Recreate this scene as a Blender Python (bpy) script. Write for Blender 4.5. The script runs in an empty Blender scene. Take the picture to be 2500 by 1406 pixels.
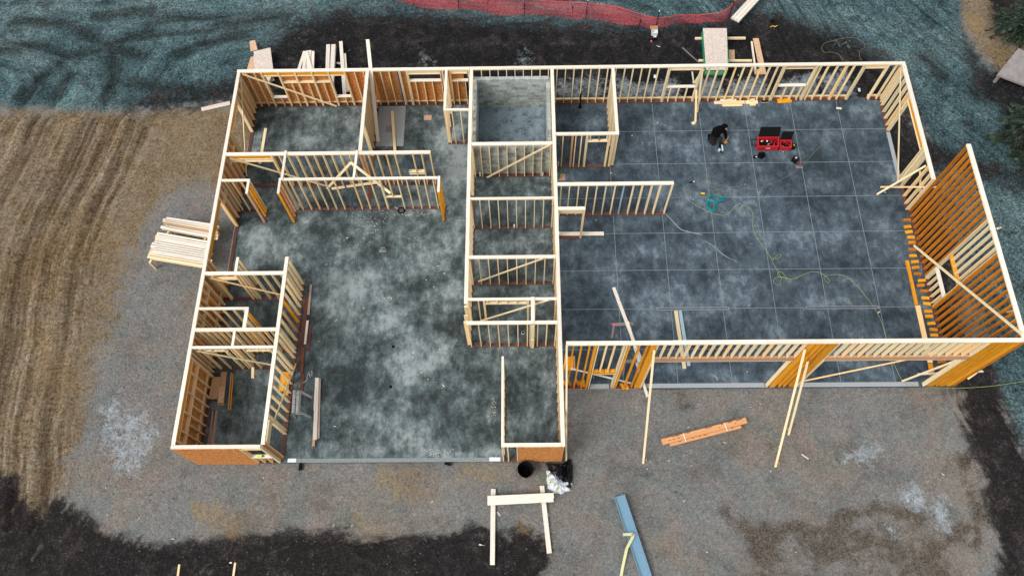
import bpy, math, random
import numpy as np
from mathutils import Vector, Matrix, Quaternion
random.seed(7); np.random.seed(7)
S = bpy.context.scene
COL = S.collection
# ------------------------------------------------------------------ camera, light, exposure
cam_d = bpy.data.cameras.new('camera'); cam = bpy.data.objects.new('camera', cam_d); COL.objects.link(cam)
cam_d.sensor_width = 36; cam_d.lens = 27.6956; cam_d.clip_end = 2000
Rm = Matrix([[0.999872, 0.008599, 0.013523], [-0.002236, 0.910444, -0.413627], [-0.015869, 0.413544, 0.910346]]).to_4x4()
cam.matrix_world = Matrix.Translation((0, 0, 32.864)) @ Rm
S.camera = cam
W = bpy.data.worlds.new('World'); S.world = W; W.use_nodes = True
nt = W.node_tree; nt.nodes.clear()
sky = nt.nodes.new('ShaderNodeTexSky'); sky.sky_type = 'NISHITA'; sky.sun_disc = False
SUN_EL, SUN_AZ = 50, 235
sky.sun_elevation = math.radians(SUN_EL); sky.sun_rotation = math.radians(SUN_AZ)
sky.air_density = 1.0; sky.dust_density = 4.0
hs = nt.nodes.new('ShaderNodeHueSaturation'); hs.inputs['Saturation'].default_value = 0.15
bg = nt.nodes.new('ShaderNodeBackground'); bg.inputs['Strength'].default_value = 0.13
wo = nt.nodes.new('ShaderNodeOutputWorld')
nt.links.new(sky.outputs[0], hs.inputs['Color']); nt.links.new(hs.outputs[0], bg.inputs[0]); nt.links.new(bg.outputs[0], wo.inputs[0])
sd = bpy.data.lights.new('sun', 'SUN'); sd.energy = 0.75; sd.angle = math.radians(26); sd.color = (1, .96, .9)
sun = bpy.data.objects.new('sun', sd); COL.objects.link(sun)
az = math.radians(SUN_AZ); el = math.radians(SUN_EL)
sdir = Vector((math.sin(az) * math.cos(el), math.cos(az) * math.cos(el), math.sin(el)))
sun.rotation_euler = sdir.to_track_quat('Z', 'Y').to_euler()
S.view_settings.view_transform = 'Standard'; S.view_settings.look = 'None'
S.view_settings.exposure = 0.80; S.view_settings.gamma = 1; S.view_settings.use_curve_mapping = False

# ------------------------------------------------------------------ node helper
class N:
    def __init__(s, name, rough=.85, spec=.3):
        s.m = bpy.data.materials.new(name); s.m.use_nodes = True; s.t = s.m.node_tree
        s.b = s.t.nodes['Principled BSDF']; s.b.inputs['Roughness'].default_value = rough
        s.b.inputs['Specular IOR Level'].default_value = spec
    def n(s, typ, **k):
        x = s.t.nodes.new(typ)
        for a, v in k.items():
            if a.startswith('i_'):
                key = a[2:]
                x.inputs[int(key) if key.isdigit() else key].default_value = v
            else: setattr(x, a, v)
        return x
    def l(s, a, b): s.t.links.new(a, b)
    def obj(s): 
        return s.n('ShaderNodeTexCoord').outputs['Object']
    def pos(s):
        return s.n('ShaderNodeNewGeometry').outputs['Position']
    def noise(s, vec, scale, detail=4, rough=.55, dist=0):
        x = s.n('ShaderNodeTexNoise'); x.inputs['Scale'].default_value = scale; x.inputs['Detail'].default_value = detail
        x.inputs['Roughness'].default_value = rough; x.inputs['Distortion'].default_value = dist
        if vec is not None: s.l(vec, x.inputs['Vector'])
        return x.outputs['Fac']
    def vor(s, vec, scale, out='Color', feature='F1'):
        x = s.n('ShaderNodeTexVoronoi', feature=feature); x.inputs['Scale'].default_value = scale
        s.l(vec, x.inputs['Vector']); return x.outputs[out]
    def map(s, vec, scale=(1, 1, 1), rot=(0, 0, 0), loc=(0, 0, 0)):
        x = s.n('ShaderNodeMapping'); x.inputs['Scale'].default_value = scale; x.inputs['Rotation'].default_value = rot
        x.inputs['Location'].default_value = loc
        s.l(vec, x.inputs['Vector']); return x.outputs[0]
    def ramp(s, fac, stops, interp='LINEAR'):
        x = s.n('ShaderNodeValToRGB'); x.color_ramp.interpolation = interp
        e = x.color_ramp.elements
        while len(e) < len(stops): e.new(.5)
        for i, (p, c) in enumerate(stops):
            e[i].position = p; e[i].color = (*c, 1) if len(c) == 3 else c
        s.l(fac, x.inputs[0]); return x.outputs[0]
    def mr(s, fac, a, b, c=0, d=1, smooth=False):
        x = s.n('ShaderNodeMapRange'); x.clamp = True
        if smooth: x.interpolation_type = 'SMOOTHSTEP'
        for i, v in enumerate((a, b, c, d)): x.inputs[i + 1].default_value = v
        s.l(fac, x.inputs[0]); return x.outputs[0]
    def mix(s, fac, a, b, mode='MIX'):
        x = s.n('ShaderNodeMix', data_type='RGBA', blend_type=mode); x.clamp_factor = True
        for soc, v in ((x.inputs[0], fac), (x.inputs[6], a), (x.inputs[7], b)):
            if isinstance(v, (int, float)): soc.default_value = v
            elif isinstance(v, tuple): soc.default_value = (*v, 1)
            else: s.l(v, soc)
        return x.outputs[2]
    def math(s, op, a, b=0):
        x = s.n('ShaderNodeMath', operation=op)
        for soc, v in ((x.inputs[0], a), (x.inputs[1], b)):
            if isinstance(v, (int, float)): soc.default_value = v
            else: s.l(v, soc)
        return x.outputs[0]
    def bump(s, h, strength=.4, dist=.02):
        x = s.n('ShaderNodeBump'); x.inputs['Strength'].default_value = strength; x.inputs['Distance'].default_value = dist
        s.l(h, x.inputs['Height']); s.l(x.outputs[0], s.b.inputs['Normal'])
    def col(s, c):
        if isinstance(c, tuple): s.b.inputs['Base Color'].default_value = (*c, 1)
        else: s.l(c, s.b.inputs['Base Color'])
        return s.m
    def rnd(s): return s.n('ShaderNodeObjectInfo').outputs['Random']
    def rvec(s, vec):
        m = s.n('ShaderNodeVectorMath', operation='ADD'); c = s.n('ShaderNodeCombineXYZ')
        r = s.math('MULTIPLY', s.rnd(), 37.0)
        for i in range(3): s.l(r, c.inputs[i])
        s.l(vec, m.inputs[0]); s.l(c.outputs[0], m.inputs[1]); return m.outputs[0]

def wood(name, c1, c2, c3, rough=.8, knots=True, var=.25, hue=None, streak=(0.7, 22, 22)):
    n = N(name, rough); v = n.rvec(n.obj()); g = n.noise(n.map(v, streak), 1.6, 5, .6, .6)
    fine = n.noise(n.map(v, (2, 60, 60)), 2, 3)
    c = n.ramp(g, [(.3, c1), (.55, c2), (.75, c3)])
    c = n.mix(.25, c, n.ramp(fine, [(.3, tuple(x * .75 for x in c2)), (.7, c3)]))
    if knots:
        k = n.vor(n.map(v, (1, 3.5, 3.5)), 1.1, 'Distance'); c = n.mix(n.mr(k, .07, .03), c, tuple(x * .35 for x in c1))
    c = n.mix(1.0, c, n.ramp(n.rnd(), [(0, (1 - var,) * 3), (.5, (1 - var * .4,) * 3), (1, (1, 1, 1))]), 'MULTIPLY')
    if hue:
        c = n.mix(n.mr(n.rnd(), .62, .95, 0, .75), c, n.mix(1.0, c, hue, 'MULTIPLY'))
    n.bump(g, .25, .004)
    return n.col(c)
M = {}
M['pine'] = wood('pine', (.74, .55, .29), (.86, .71, .44), (.90, .79, .55), hue=(1.0, .76, .50), var=.26)
M['plate'] = wood('plate_pine', (.64, .54, .40), (.77, .70, .60), (.81, .77, .70), var=.14)  # whitened copy of pine; the skylit look of top plates is in its colour
M['weathered'] = wood('pale_pine', (.60, .52, .42), (.73, .67, .58), (.79, .75, .68), var=.16)
M['lsld'] = wood('deep_orange_lsl', (.30, .085, .005), (.60, .20, .006), (.74, .29, .012), knots=False, var=.35, streak=(2.2, 12, 12))
M['lsl'] = wood('orange_lsl', (.52, .17, .006), (.80, .33, .007), (.87, .42, .015), knots=False, var=.3, streak=(1.2, 14, 14))
M['pt'] = wood('treated', (.075, .028, .020), (.12, .045, .032), (.17, .075, .055), knots=False, var=.3)
M['ptpink'] = wood('treated_dry', (.30, .20, .16), (.42, .29, .24), (.50, .37, .31), knots=False, var=.3)
M['fir'] = wood('fir', (.40, .20, .09), (.55, .31, .17), (.62, .38, .22), var=.2)
M['cedar'] = wood('bundle_wood', (.50, .22, .085), (.62, .30, .13), (.68, .36, .17), knots=False, var=.1)
M['grey'] = wood('grey_wood', (.16, .13, .115), (.25, .21, .19), (.35, .31, .29), var=.25)
M['palegrey'] = wood('bleached_wood', (.26, .25, .25), (.38, .37, .37), (.48, .47, .46), var=.3)
M['blue'] = wood('blue_stud', (.05, .09, .18), (.07, .13, .26), (.12, .2, .34), knots=False)
def osb(name, a, b, c, d):
    n = N(name, .8); v = n.rvec(n.obj())
    f = n.n('ShaderNodeSeparateColor'); n.l(n.vor(n.map(v, (14, 14, 14)), 2.2), f.inputs[0])
    g = n.noise(v, 3, 4); h = n.noise(n.map(v, (40, 9, 40)), 1, 3)
    mixv = n.math('ADD', n.math('MULTIPLY', f.outputs[0], .45), n.math('MULTIPLY', h, .55))
    cc = n.ramp(mixv, [(.2, a), (.42, b), (.6, c), (.8, d)])
    cc = n.mix(n.mr(g, .45, .7, 0, .45), cc, b); n.bump(mixv, .35, .006)
    return n.col(cc)
M['osb'] = osb('osb', (.16, .05, .012), (.42, .14, .03), (.58, .24, .06), (.70, .42, .18))
M['osbpale'] = osb('osb_pale', (.36, .28, .23), (.50, .42, .36), (.58, .50, .45), (.68, .62, .57))
M['osbtan'] = osb('osb_tan', (.36, .2, .10), (.50, .30, .17), (.56, .38, .24), (.68, .52, .38))
def plain(name, c, rough=.6, spec=.4, var=.15, metal=0):
    n = N(name, rough, spec); v = n.obj(); g = n.noise(v, 14, 4)
    n.b.inputs['Metallic'].default_value = metal
    c = n.ramp(g, [(.3, tuple(x * (1 - var) for x in c)), (.7, c)])
    n.bump(g, .08, .002)
    return n.col(c)
M['black'] = plain('black_plastic', (.005, .005, .006), .8, .12)
M['blackcloth'] = plain('black_cloth', (.004, .004, .005), 1.0, .03)
M['jeans'] = plain('dark_trousers', (.022, .019, .018), .95, .1)
M['skin'] = plain('skin', (.45, .25, .17), .6)
M['red'] = plain('red_plastic', (.50, .012, .018), .4, .5)
M['darkred'] = plain('dark_red', (.22, .02, .03), .5)
M['white'] = plain('white_plastic', (.72, .74, .76), .5)
M['yellow'] = plain('yellow_plastic', (.75, .45, .03), .5)
M['lime'] = plain('lime', (.55, .68, .06), .5)
M['steel'] = plain('steel', (.35, .37, .4), .4, .5, metal=.6)
M['tealtool'] = plain('pale_teal', (.45, .62, .62), .5)
M['tealhose'] = plain('teal_hose', (.02, .24, .27), .5)
M['limehose'] = plain('lime_hose', (.27, .36, .10), .5)
M['tanhose'] = plain('tan_cord', (.17, .165, .09), .6)
M['orange'] = plain('orange_plastic', (.75, .28, .02), .5)
M['pink'] = plain('pink_paint', (.75, .05, .22), .5)
M['green'] = plain('green_wrap', (.01, .28, .14), .5)
M['greenpipe'] = plain('green_pipe', (.01, .10, .05), .4)
M['concrete'] = plain('pale_concrete', (.30, .32, .33), .85)
M['strap'] = plain('pale_strap', (.55, .55, .30), .7)
M['wire'] = plain('wire', (.4, .42, .42), .5)
M['cardboard'] = plain('cardboard', (.33, .2, .09), .9)
M['bluesteel'] = plain('blue_grey_beam', (.15, .28, .38), .45)
M['bluepale'] = plain('blue_stained', (.3, .42, .5), .7)
M['sack'] = plain('white_sack', (.66, .70, .74), .6, .3, .3)
M['tarp'] = plain('black_tarp', (.008, .008, .011), .45, .3, .5)
M['hole'] = plain('dark_opening', (.004, .004, .004), .9)
M['edge'] = plain('edge_band', (.24, .265, .27), .9, .2, .4)
M['joint'] = plain('chalk_line', (.27, .32, .35), .9, .2, .5)
M['bark'] = plain('bark', (.05, .035, .025), .9)

def slabmat(name, d, m_, l_, lx):
    n = N(name, .8, .2); p = n.pos()
    big = n.noise(n.map(p, (1, 1.1, 1)), .5, 10, .70, .15); med = n.noise(n.map(p, (1.3, .8, 1)), 1.9, 9, .76, .1); fine = n.noise(p, 14, 3, .7)
    cl = n.noise(p, .16, 2)
    f = n.math('ADD', n.math('MULTIPLY', big, .42), n.math('MULTIPLY', med, .38)); f = n.math('ADD', f, .025); f = n.math('ADD', f, n.math('MULTIPLY', fine, .06))
    f = n.math('ADD', f, n.math('MULTIPLY', cl, .14)); lpn = n.n('ShaderNodeAttribute', attribute_name='lp').outputs['Fac']; f = n.math('ADD', f, n.math('MULTIPLY', lpn, .12))
    c = n.ramp(f, [(.44, d), (.49, m_), (.55, l_), (.63, lx)])
    fl = n.noise(p, 26, 2, .5)
    msk = n.math('MULTIPLY', n.mr(fl, .74, .78), n.mr(n.noise(n.map(p, (1, 1, 1), loc=(9, 4, 0)), .6, 3), .52, .62))
    c = n.mix(n.math('MULTIPLY', msk, .8), c, (.42, .44, .40))
    sc = n.noise(n.map(p, (.5, 14, 1), rot=(0, 0, .6)), 1.2, 4, .6, .6); sc2 = n.noise(n.map(p, (13, .6, 1), rot=(0, 0, .25)), 1.1, 4, .6, .8); zone = n.noise(n.map(p, (1, 1, 1), loc=(12, 5, 0)), .8, 4)
    c = n.mix(n.math('MULTIPLY', n.math('MAXIMUM', n.mr(sc, .68, .72), n.mr(sc2, .68, .72)), n.mr(zone, .5, .6, 0, .55)), c, (.30, .32, .32))
    br = n.noise(n.map(p, (1, 1, 1), loc=(3, 31, 0)), .35, 4)
    c = n.mix(n.mr(br, .55, .75, 0, .35), c, n.mix(1.0, c, (1.05, .92, .82), 'MULTIPLY'))
    g = n.noise(p, 90, 2, .6); c = n.mix(.35, c, n.mix(1.0, c, n.ramp(g, [(.3, (.55,) * 3), (.7, (1.35,) * 3)]), 'MULTIPLY'))
    if name == 'slab_vault':
        vm = n.math('MULTIPLY', n.mr(n.noise(n.map(p, (1, 1, 1), loc=(2, 0, 0)), 1.5, 9, .8), .50, .56), n.mr(n.noise(p, 9, 5, .8), .42, .56)); c = n.mix(n.math('MULTIPLY', vm, .85), c, (.035, .05, .065))
    c = n.mix(1.0, c, (.9, .9, .9), 'MULTIPLY')
    n.bump(g, .1, .003)
    return n.col(c)
M['slabh'] = slabmat('slab_house', (.021, .028, .030), (.040, .053, .055), (.100, .130, .134), (.27, .31, .315))
M['slabg'] = slabmat('slab_garage', (.021, .032, .042), (.037, .054, .069), (.072, .100, .124), (.18, .23, .265))
M['slabv'] = slabmat('slab_vault', (.11, .15, .175), (.16, .21, .24), (.20, .26, .29), (.26, .32, .35))
n = N('cmu', .95, .1); v = n.rvec(n.obj()); c = n.ramp(n.noise(v, 5, 4, .65), [(.3, (.22, .25, .245)), (.5, (.36, .39, .38)), (.72, (.50, .53, .53))])
c = n.mix(1.0, c, n.ramp(n.rnd(), [(0, (.62, .60, .52)), (.35, (.85, .85, .8)), (1, (1.1, 1.12, 1.12))]), 'MULTIPLY'); n.bump(n.noise(v, 60, 3), .3, .005); M['cmu'] = n.col(c)
M['mortar'] = plain('mortar', (.38, .40, .40), .95, .1)
n = N('net', .8, .1); p = n.pos(); f = n.mr(n.noise(p, 9, 3), .35, .65, .35, .75)
tr = n.n('ShaderNodeBsdfTransparent'); mx = n.n('ShaderNodeMixShader'); n.l(f, mx.inputs[0]); n.l(tr.outputs[0], mx.inputs[1]); n.l(n.b.outputs[0], mx.inputs[2])
n.l(mx.outputs[0], n.t.nodes['Material Output'].inputs[0]); M['net'] = n.col((.50, .085, .10))
n = N('needles', .8, .2); c = n.ramp(n.noise(n.pos(), 2.5, 4), [(.3, (.010, .020, .013)), (.55, (.028, .050, .032)), (.75, (.10, .14, .11))]); M['needles'] = n.col(c)
n = N('ply', .9, .1); c = n.ramp(n.noise(n.obj(), 2.5, 6, .7), [(.3, (.19, .17, .165)), (.7, (.29, .27, .265))]); M['ply'] = n.col(c)

# ------------------------------------------------------------------ mesh helpers
CACHE = {}
def add_bevel_free_box(v, f, lx, ly, lz, cx=0, cy=0, cz=0, rot=None):
    k = len(v)
    for dx in (-1, 1):
        for dy in (-1, 1):
            for dz in (-1, 1):
                p = Vector((dx * lx / 2, dy * ly / 2, dz * lz / 2))
                if rot is not None: p = rot @ p
                v.append((p.x + cx, p.y + cy, p.z + cz))
    for q in ((0, 1, 3, 2), (4, 6, 7, 5), (0, 4, 5, 1), (2, 3, 7, 6), (0, 2, 6, 4), (1, 5, 7, 3)):
        f.append(tuple(k + i for i in q))
def boxmesh(lx, ly, lz, mat):
    key = (round(lx, 3), round(ly, 3), round(lz, 3), mat)
    if key not in CACHE:
        v, f = [], []; add_bevel_free_box(v, f, *key[:3])
        me = bpy.data.meshes.new('box'); me.from_pydata(v, [], f); me.materials.append(M[mat]); CACHE[key] = me
    return CACHE[key]
ROOTS = {}
def link(name, me, parent=None, loc=(0, 0, 0), rot=None):
    o = bpy.data.objects.new(name, me); COL.objects.link(o)
    loc = Vector(loc)
    if parent is not None:
        o.parent = parent; loc = loc - ROOTS.get(parent.name, Vector((0, 0, 0)))
    o.location = loc
    if rot is not None: o.rotation_mode = 'QUATERNION'; o.rotation_quaternion = rot
    ROOTS[o.name] = ROOTS.get(parent.name, Vector()) + loc if parent is not None else loc
    return o
def tag(o, label=None, cat=None, group=None, kind=None):
    if label: o['label'] = label
    if cat: o['category'] = cat
    if group: o['group'] = group
    if kind: o['kind'] = kind
    return o
def thing(name, label, cat, loc=(0, 0, 0), group=None):
    o = bpy.data.objects.new(name, None); COL.objects.link(o); o.location = loc; o.empty_display_size = .1
    ROOTS[o.name] = Vector(loc); return tag(o, label, cat, group)
def box(name, par, mat, x0, x1, y0, y1, z0, z1):
    dx, dy, dz = x1 - x0, y1 - y0, z1 - z0; c = ((x0 + x1) / 2, (y0 + y1) / 2, (z0 + z1) / 2)
    if dz >= dx and dz >= dy: q = Quaternion((0, 1, 0), -math.pi / 2); d = (dz, dy, dx)
    elif dy >= dx: q = Quaternion((0, 0, 1), math.pi / 2); d = (dy, dx, dz)
    else: q = Quaternion(); d = (dx, dy, dz)
    return link(name, boxmesh(*d, mat), par, c, q)
def beam(name, par, mat, p0, p1, w=.089, t=.038, up=(0, 0, 1)):
    """member from p0 to p1; w = width across, t = thickness along 'up'"""
    p0, p1 = Vector(p0), Vector(p1); d = p1 - p0; L = d.length; x = d.normalized()
    z = Vector(up); z = (z - z.dot(x) * x)
    if z.length < 1e-4: z = Vector((0, 1, 0)) - x * x.y
    z.normalize(); y = z.cross(x)
    q = Matrix((x, y, z)).transposed().to_quaternion()
    return link(name, boxmesh(L, w, t, mat), par, (p0 + p1) / 2, q)
class MB:
    def __init__(s): s.v = []; s.f = []; s.mi = []; s.ms = []; s.cur = 0
    def mat(s, m):
        if m not in s.ms: s.ms.append(m)
        s.cur = s.ms.index(m); return s
    def _fill(s):
        while len(s.mi) < len(s.f): s.mi.append(s.cur)
    def box(s, c, d, rot=None, mat=None):
        if mat: s._fill(); s.mat(mat)
        add_bevel_free_box(s.v, s.f, *d, *c, rot=rot); s._fill(); return s
    def tube(s, pts, r, seg=8, cap=True, mat=None, radii=None):
        if mat: s._fill(); s.mat(mat)
        pts = [Vector(p) for p in pts]; n = len(pts); rings = []
        for i, p in enumerate(pts):
            t = (pts[min(i + 1, n - 1)] - pts[max(i - 1, 0)]).normalized()
            a = Vector((0, 0, 1)) if abs(t.z) < .9 else Vector((1, 0, 0))
            u = t.cross(a).normalized(); w = t.cross(u); k = len(s.v); rr = radii[i] if radii else r
            for j in range(seg):
                an = 2 * math.pi * j / seg; q = p + (u * math.cos(an) + w * math.sin(an)) * rr; s.v.append(tuple(q))
            rings.append(k)
        for i in range(n - 1):
            for j in range(seg):
                a, b = rings[i], rings[i + 1]; s.f.append((a + j, a + (j + 1) % seg, b + (j + 1) % seg, b + j))
        if cap:
            s.f.append(tuple(rings[0] + j for j in range(seg))[::-1]); s.f.append(tuple(rings[-1] + j for j in range(seg)))
        s._fill(); return s
    def poly(s, pts, faces, mat=None):
        if mat: s._fill(); s.mat(mat)
        k = len(s.v); s.v += [tuple(p) for p in pts]; s.f += [tuple(k + i for i in f) for f in faces]; s._fill(); return s
    def build(s, name, par=None, mat=None, smooth=False, loc=None):
        if not s.ms: s.ms = [mat]; s.mi = [0] * len(s.f)
        org = Vector(loc) if loc is not None else sum((Vector(p) for p in s.v), Vector()) / max(1, len(s.v))
        me = bpy.data.meshes.new(name); me.from_pydata([tuple(Vector(p) - org) for p in s.v], [], s.f)
        for m in s.ms: me.materials.append(M[m])
        me.polygons.foreach_set('material_index', s.mi)
        if smooth: me.polygons.foreach_set('use_smooth', [True] * len(s.f))
        me.update()
        return link(name, me, par, org)
def V3(p, z=None): return Vector((p[0], p[1], p[2] if z is None else z))
def smooth_curve(pts, n=6):
    P_ = [Vector(p) for p in pts]; out = []
    for i in range(len(P_) - 1):
        a, b, c, d = P_[max(i - 1, 0)], P_[i], P_[i + 1], P_[min(i + 2, len(P_) - 1)]
        for k in range(n):
            t = k / n; out.append(.5 * ((2 * b) + (c - a) * t + (2 * a - 5 * b + 4 * c - d) * t * t + (3 * b - a - 3 * c + d) * t ** 3))
    out.append(P_[-1]); return out

# ------------------------------------------------------------------ ground
GZ = -.12
def axis(lo, hi, step, far):
    a = list(np.arange(lo, hi, step)); s = step; x = hi; 
    up = []
    while x < far: up.append(x); s *= 1.35; x += s
    s = step; x = lo - step; dn = []
    while x > -far: dn.append(x); s *= 1.35; x -= s
    return np.array(dn[::-1] + a + up)
gx_ = axis(-31, 29, .10, 420); gy_ = axis(0, 35, .10, 420)
X, Y = np.meshgrid(gx_, gy_); sh = X.shape; X = X.ravel(); Y = Y.ravel()
def sdist(poly):
    """signed distance, positive inside"""
    p = np.array(poly); d = np.full(X.shape, 1e9); ins = np.zeros(X.shape, bool)
    for i in range(len(p)):
        a = p[i]; b = p[(i + 1) % len(p)]; e = b - a; w0 = X - a[0]; w1 = Y - a[1]
        t = np.clip((w0 * e[0] + w1 * e[1]) / (e @ e + 1e-12), 0, 1); d = np.minimum(d, np.hypot(w0 - t * e[0], w1 - t * e[1]))
        c = ((a[1] <= Y) != (b[1] <= Y)) & (X < (b[0] - a[0]) * (Y - a[1]) / (b[1] - a[1] + 1e-12) + a[0]); ins ^= c
    return np.where(ins, d, -d)
def ldist(line):
    p = np.array(line); d = np.full(X.shape, 1e9)
    for i in range(len(p) - 1):
        a = p[i]; e = p[i + 1] - a; w0 = X - a[0]; w1 = Y - a[1]
        t = np.clip((w0 * e[0] + w1 * e[1]) / (e @ e + 1e-12), 0, 1); d = np.minimum(d, np.hypot(w0 - t * e[0], w1 - t * e[1]))
    return d
def soft(sd, w): return np.clip(.5 + sd / (2 * w), 0, 1)
def sn(fx, fy, ph): return np.sin(X * fx + Y * fy + ph)
def fnoise(sc, seed, oct=5):
    r = np.random.RandomState(seed); o = np.zeros(X.shape)
    for k in range(oct):
        for j in range(4):
            a = r.uniform(0, 6.28); f = sc * 1.8 ** k * r.uniform(.7, 1.3)
            o += np.sin(X * math.cos(a) * f + Y * math.sin(a) * f + r.uniform(0, 6.28) + 1.5 * np.sin(X * .37 * f * math.sin(a) + r.uniform(0, 6))) / (1.7 ** k)
    return o / 6
teal = sdist([(-58.58,51.28),(27.76,49.02),(24.00,31.99),(23.74,30.26),(23.98,28.31),(24.45,27.22),(28.00,26.37),(39.36,23.65),(28.79,-1.75),(20.67,6.84),(20.48,8.04),(20.54,11.31),(20.60,14.85),(20.51,21.00),(20.35,23.91),(19.33,25.45),(2.71,25.83),(-13.47,26.06),(-14.82,25.82),(-18.49,25.38),(-21.68,25.32),(-24.92,25.47),(-29.31,25.77),(-47.47,27.51)])
dark = soft(sdist([(-12.74,30.88),(-9.92,31.89),(-6.97,31.66),(-2.02,31.10),(2.87,30.67),(7.27,30.31),(11.29,30.82),(14.01,31.35),(15.85,30.34),(17.30,29.92),(18.61,28.78),(19.60,27.29),(19.99,23.17),(21.44,22.42),(23.62,21.55),(24.62,20.83),(24.67,19.56),(23.16,20.50),(21.21,21.46),(20.31,21.00),(20.16,16.95),(19.48,12.85),(18.46,10.39),(16.46,10.96),(4.03,11.82),(0.48,17.16),(-7.78,24.30),(-13.42,25.67),(-14.33,26.08),(-16.79,25.41),(-19.97,25.30),(-20.70,25.78),(-17.60,26.39),(-15.32,27.02),(-14.20,28.36)]), 1.0)
dark = np.maximum(dark, soft(sdist([(-38.30,7.87),(-22.08,6.91),(-20.92,6.14),(-20.35,5.22),(-19.83,4.86),(-19.71,5.63),(-19.26,5.66),(-18.47,5.21),(-17.61,4.75),(-16.82,4.23),(-16.11,4.04),(-15.07,3.81),(-13.75,3.87),(-12.61,4.02),(-11.13,4.14),(-9.64,4.20),(-7.97,4.22),(-6.30,4.06),(-4.65,4.18),(-2.99,4.17),(-2.18,4.62),(-1.59,4.56),(-1.34,4.16),(-0.68,4.08),(-0.18,4.56),(0.31,4.16),(1.05,4.00),(1.15,3.21),(0.77,2.51),(0.82,-3.04),(-33.21,-3.02)]), .4))
dark = np.maximum(dark, soft(sdist([(18.48,10.11),(18.89,9.84),(18.52,8.41),(18.64,7.36),(18.86,6.35),(18.70,5.04),(18.75,3.61),(18.53,2.45),(17.42,-3.05),(28.25,-3.06),(32.20,6.44),(20.91,6.50),(20.70,8.22),(20.56,10.38),(20.46,12.07),(18.98,11.89)]), .5))
dark = np.maximum(dark, soft(sdist([(23.96,27.36),(24.84,27.08),(27.56,24.82),(26.55,20.00),(24.59,21.42),(24.13,23.12),(24.27,24.87),(23.58,25.39),(23.49,26.30)]), .5) * .95)
dark = np.maximum(dark, soft(sdist([(26.03,34.36),(25.32,31.97),(25.29,30.52),(27.00,28.81),(30.92,29.02),(32.54,34.24)]), .5))
tan = soft(sdist([(-47.09,26.69),(-29.25,25.59),(-24.90,25.37),(-21.66,25.22),(-18.47,25.27),(-13.84,25.68),(-11.42,19.53),(-14.33,20.25),(-15.65,20.97),(-16.96,20.28),(-17.74,19.60),(-18.27,18.69),(-18.46,17.14),(-18.54,16.28),(-18.66,14.80),(-18.70,13.18),(-18.92,12.00),(-19.03,10.85),(-19.20,9.55),(-19.18,8.29),(-19.16,7.07),(-19.09,6.04),(-19.49,5.22),(-19.80,4.73),(-20.39,4.41),(-36.63,4.31)]), .95)
tan = np.maximum(tan, soft(sdist([(24.45,34.39),(24.00,31.99),(23.70,30.26),(24.01,28.86),(24.59,27.75),(24.77,26.81),(26.92,28.53),(31.26,30.13),(32.54,34.24)]), .5))
teal = soft(teal, .5)
tracks = np.zeros(X.shape)
for ln, w in (([(-28.95,29.16),(-28.10,29.28),(-26.85,29.63),(-25.96,29.67),(-25.08,29.26),(-24.31,28.80),(-23.48,29.07),(-22.29,29.41)], .38), ([(-25.22,31.24),(-24.22,30.85),(-23.29,30.20),(-22.61,29.67),(-22.20,29.33),(-21.81,28.48),(-21.53,26.85),(-21.58,26.05)], .38),
        ([(-22.30,29.47),(-21.16,29.09),(-20.33,28.85)], .33), ([(-24.29,28.75),(-25.09,27.93),(-25.75,27.05),(-26.09,26.25)], .3), ([(-23.48,31.59),(-21.94,31.86),(-20.37,31.95)], .3), ([(-23.61,27.69),(-24.14,27.16),(-24.54,26.09)], .28),
        ([(-27.72,31.28),(-26.13,31.26),(-24.73,31.09)], .3), ([(-20.51,26.97),(-18.74,26.75),(-16.55,26.56),(-15.07,26.75)], .35), ([(-17.04,29.67),(-15.77,30.07),(-14.90,30.20)], .35), ([(-16.57,30.95),(-15.02,31.07),(-12.81,31.47)], .4),
        ([(-20.11,30.57),(-20.73,30.30),(-21.14,30.10)], .25), ([(-18.46,28.85),(-17.62,29.11)], .3), ([(-22.28,29.67),(-20.88,29.93),(-19.38,30.27),(-16.73,30.52)], .18), ([(-20.64,31.02),(-18.44,31.33),(-15.98,31.52)], .2), ([(21.15,28.08),(21.64,27.39),(21.81,26.72)], .35), ([(23.86,29.14),(23.65,26.96),(23.33,25.65)], .35)):
    tracks = np.maximum(tracks, np.clip(1 - ldist(ln) / (w * 2.6), 0, 1) ** 1.2)
white = np.zeros(X.shape)
strokes = ([(8.18,4.96),(8.58,4.52),(9.13,3.96)], [(9.06,3.40),(9.36,3.03),(9.75,2.87)], [(9.71,3.80),(9.74,3.41),(10.03,3.18)], [(9.42,4.21),(10.68,4.30),(12.87,4.20)], [(11.72,3.33),(12.06,3.71),(12.37,4.14)], [(10.00,4.12),(10.21,3.88)], [(13.10,4.10),(14.31,3.63),(15.41,3.47)], [(12.88,4.71),(14.59,5.06),(15.83,4.70)], [(14.74,2.55),(16.57,3.62),(17.69,4.24)], [(11.41,2.71),(12.65,3.40),(13.66,3.63)], [(18.12,6.02),(18.38,5.04),(17.95,3.61)])
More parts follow.
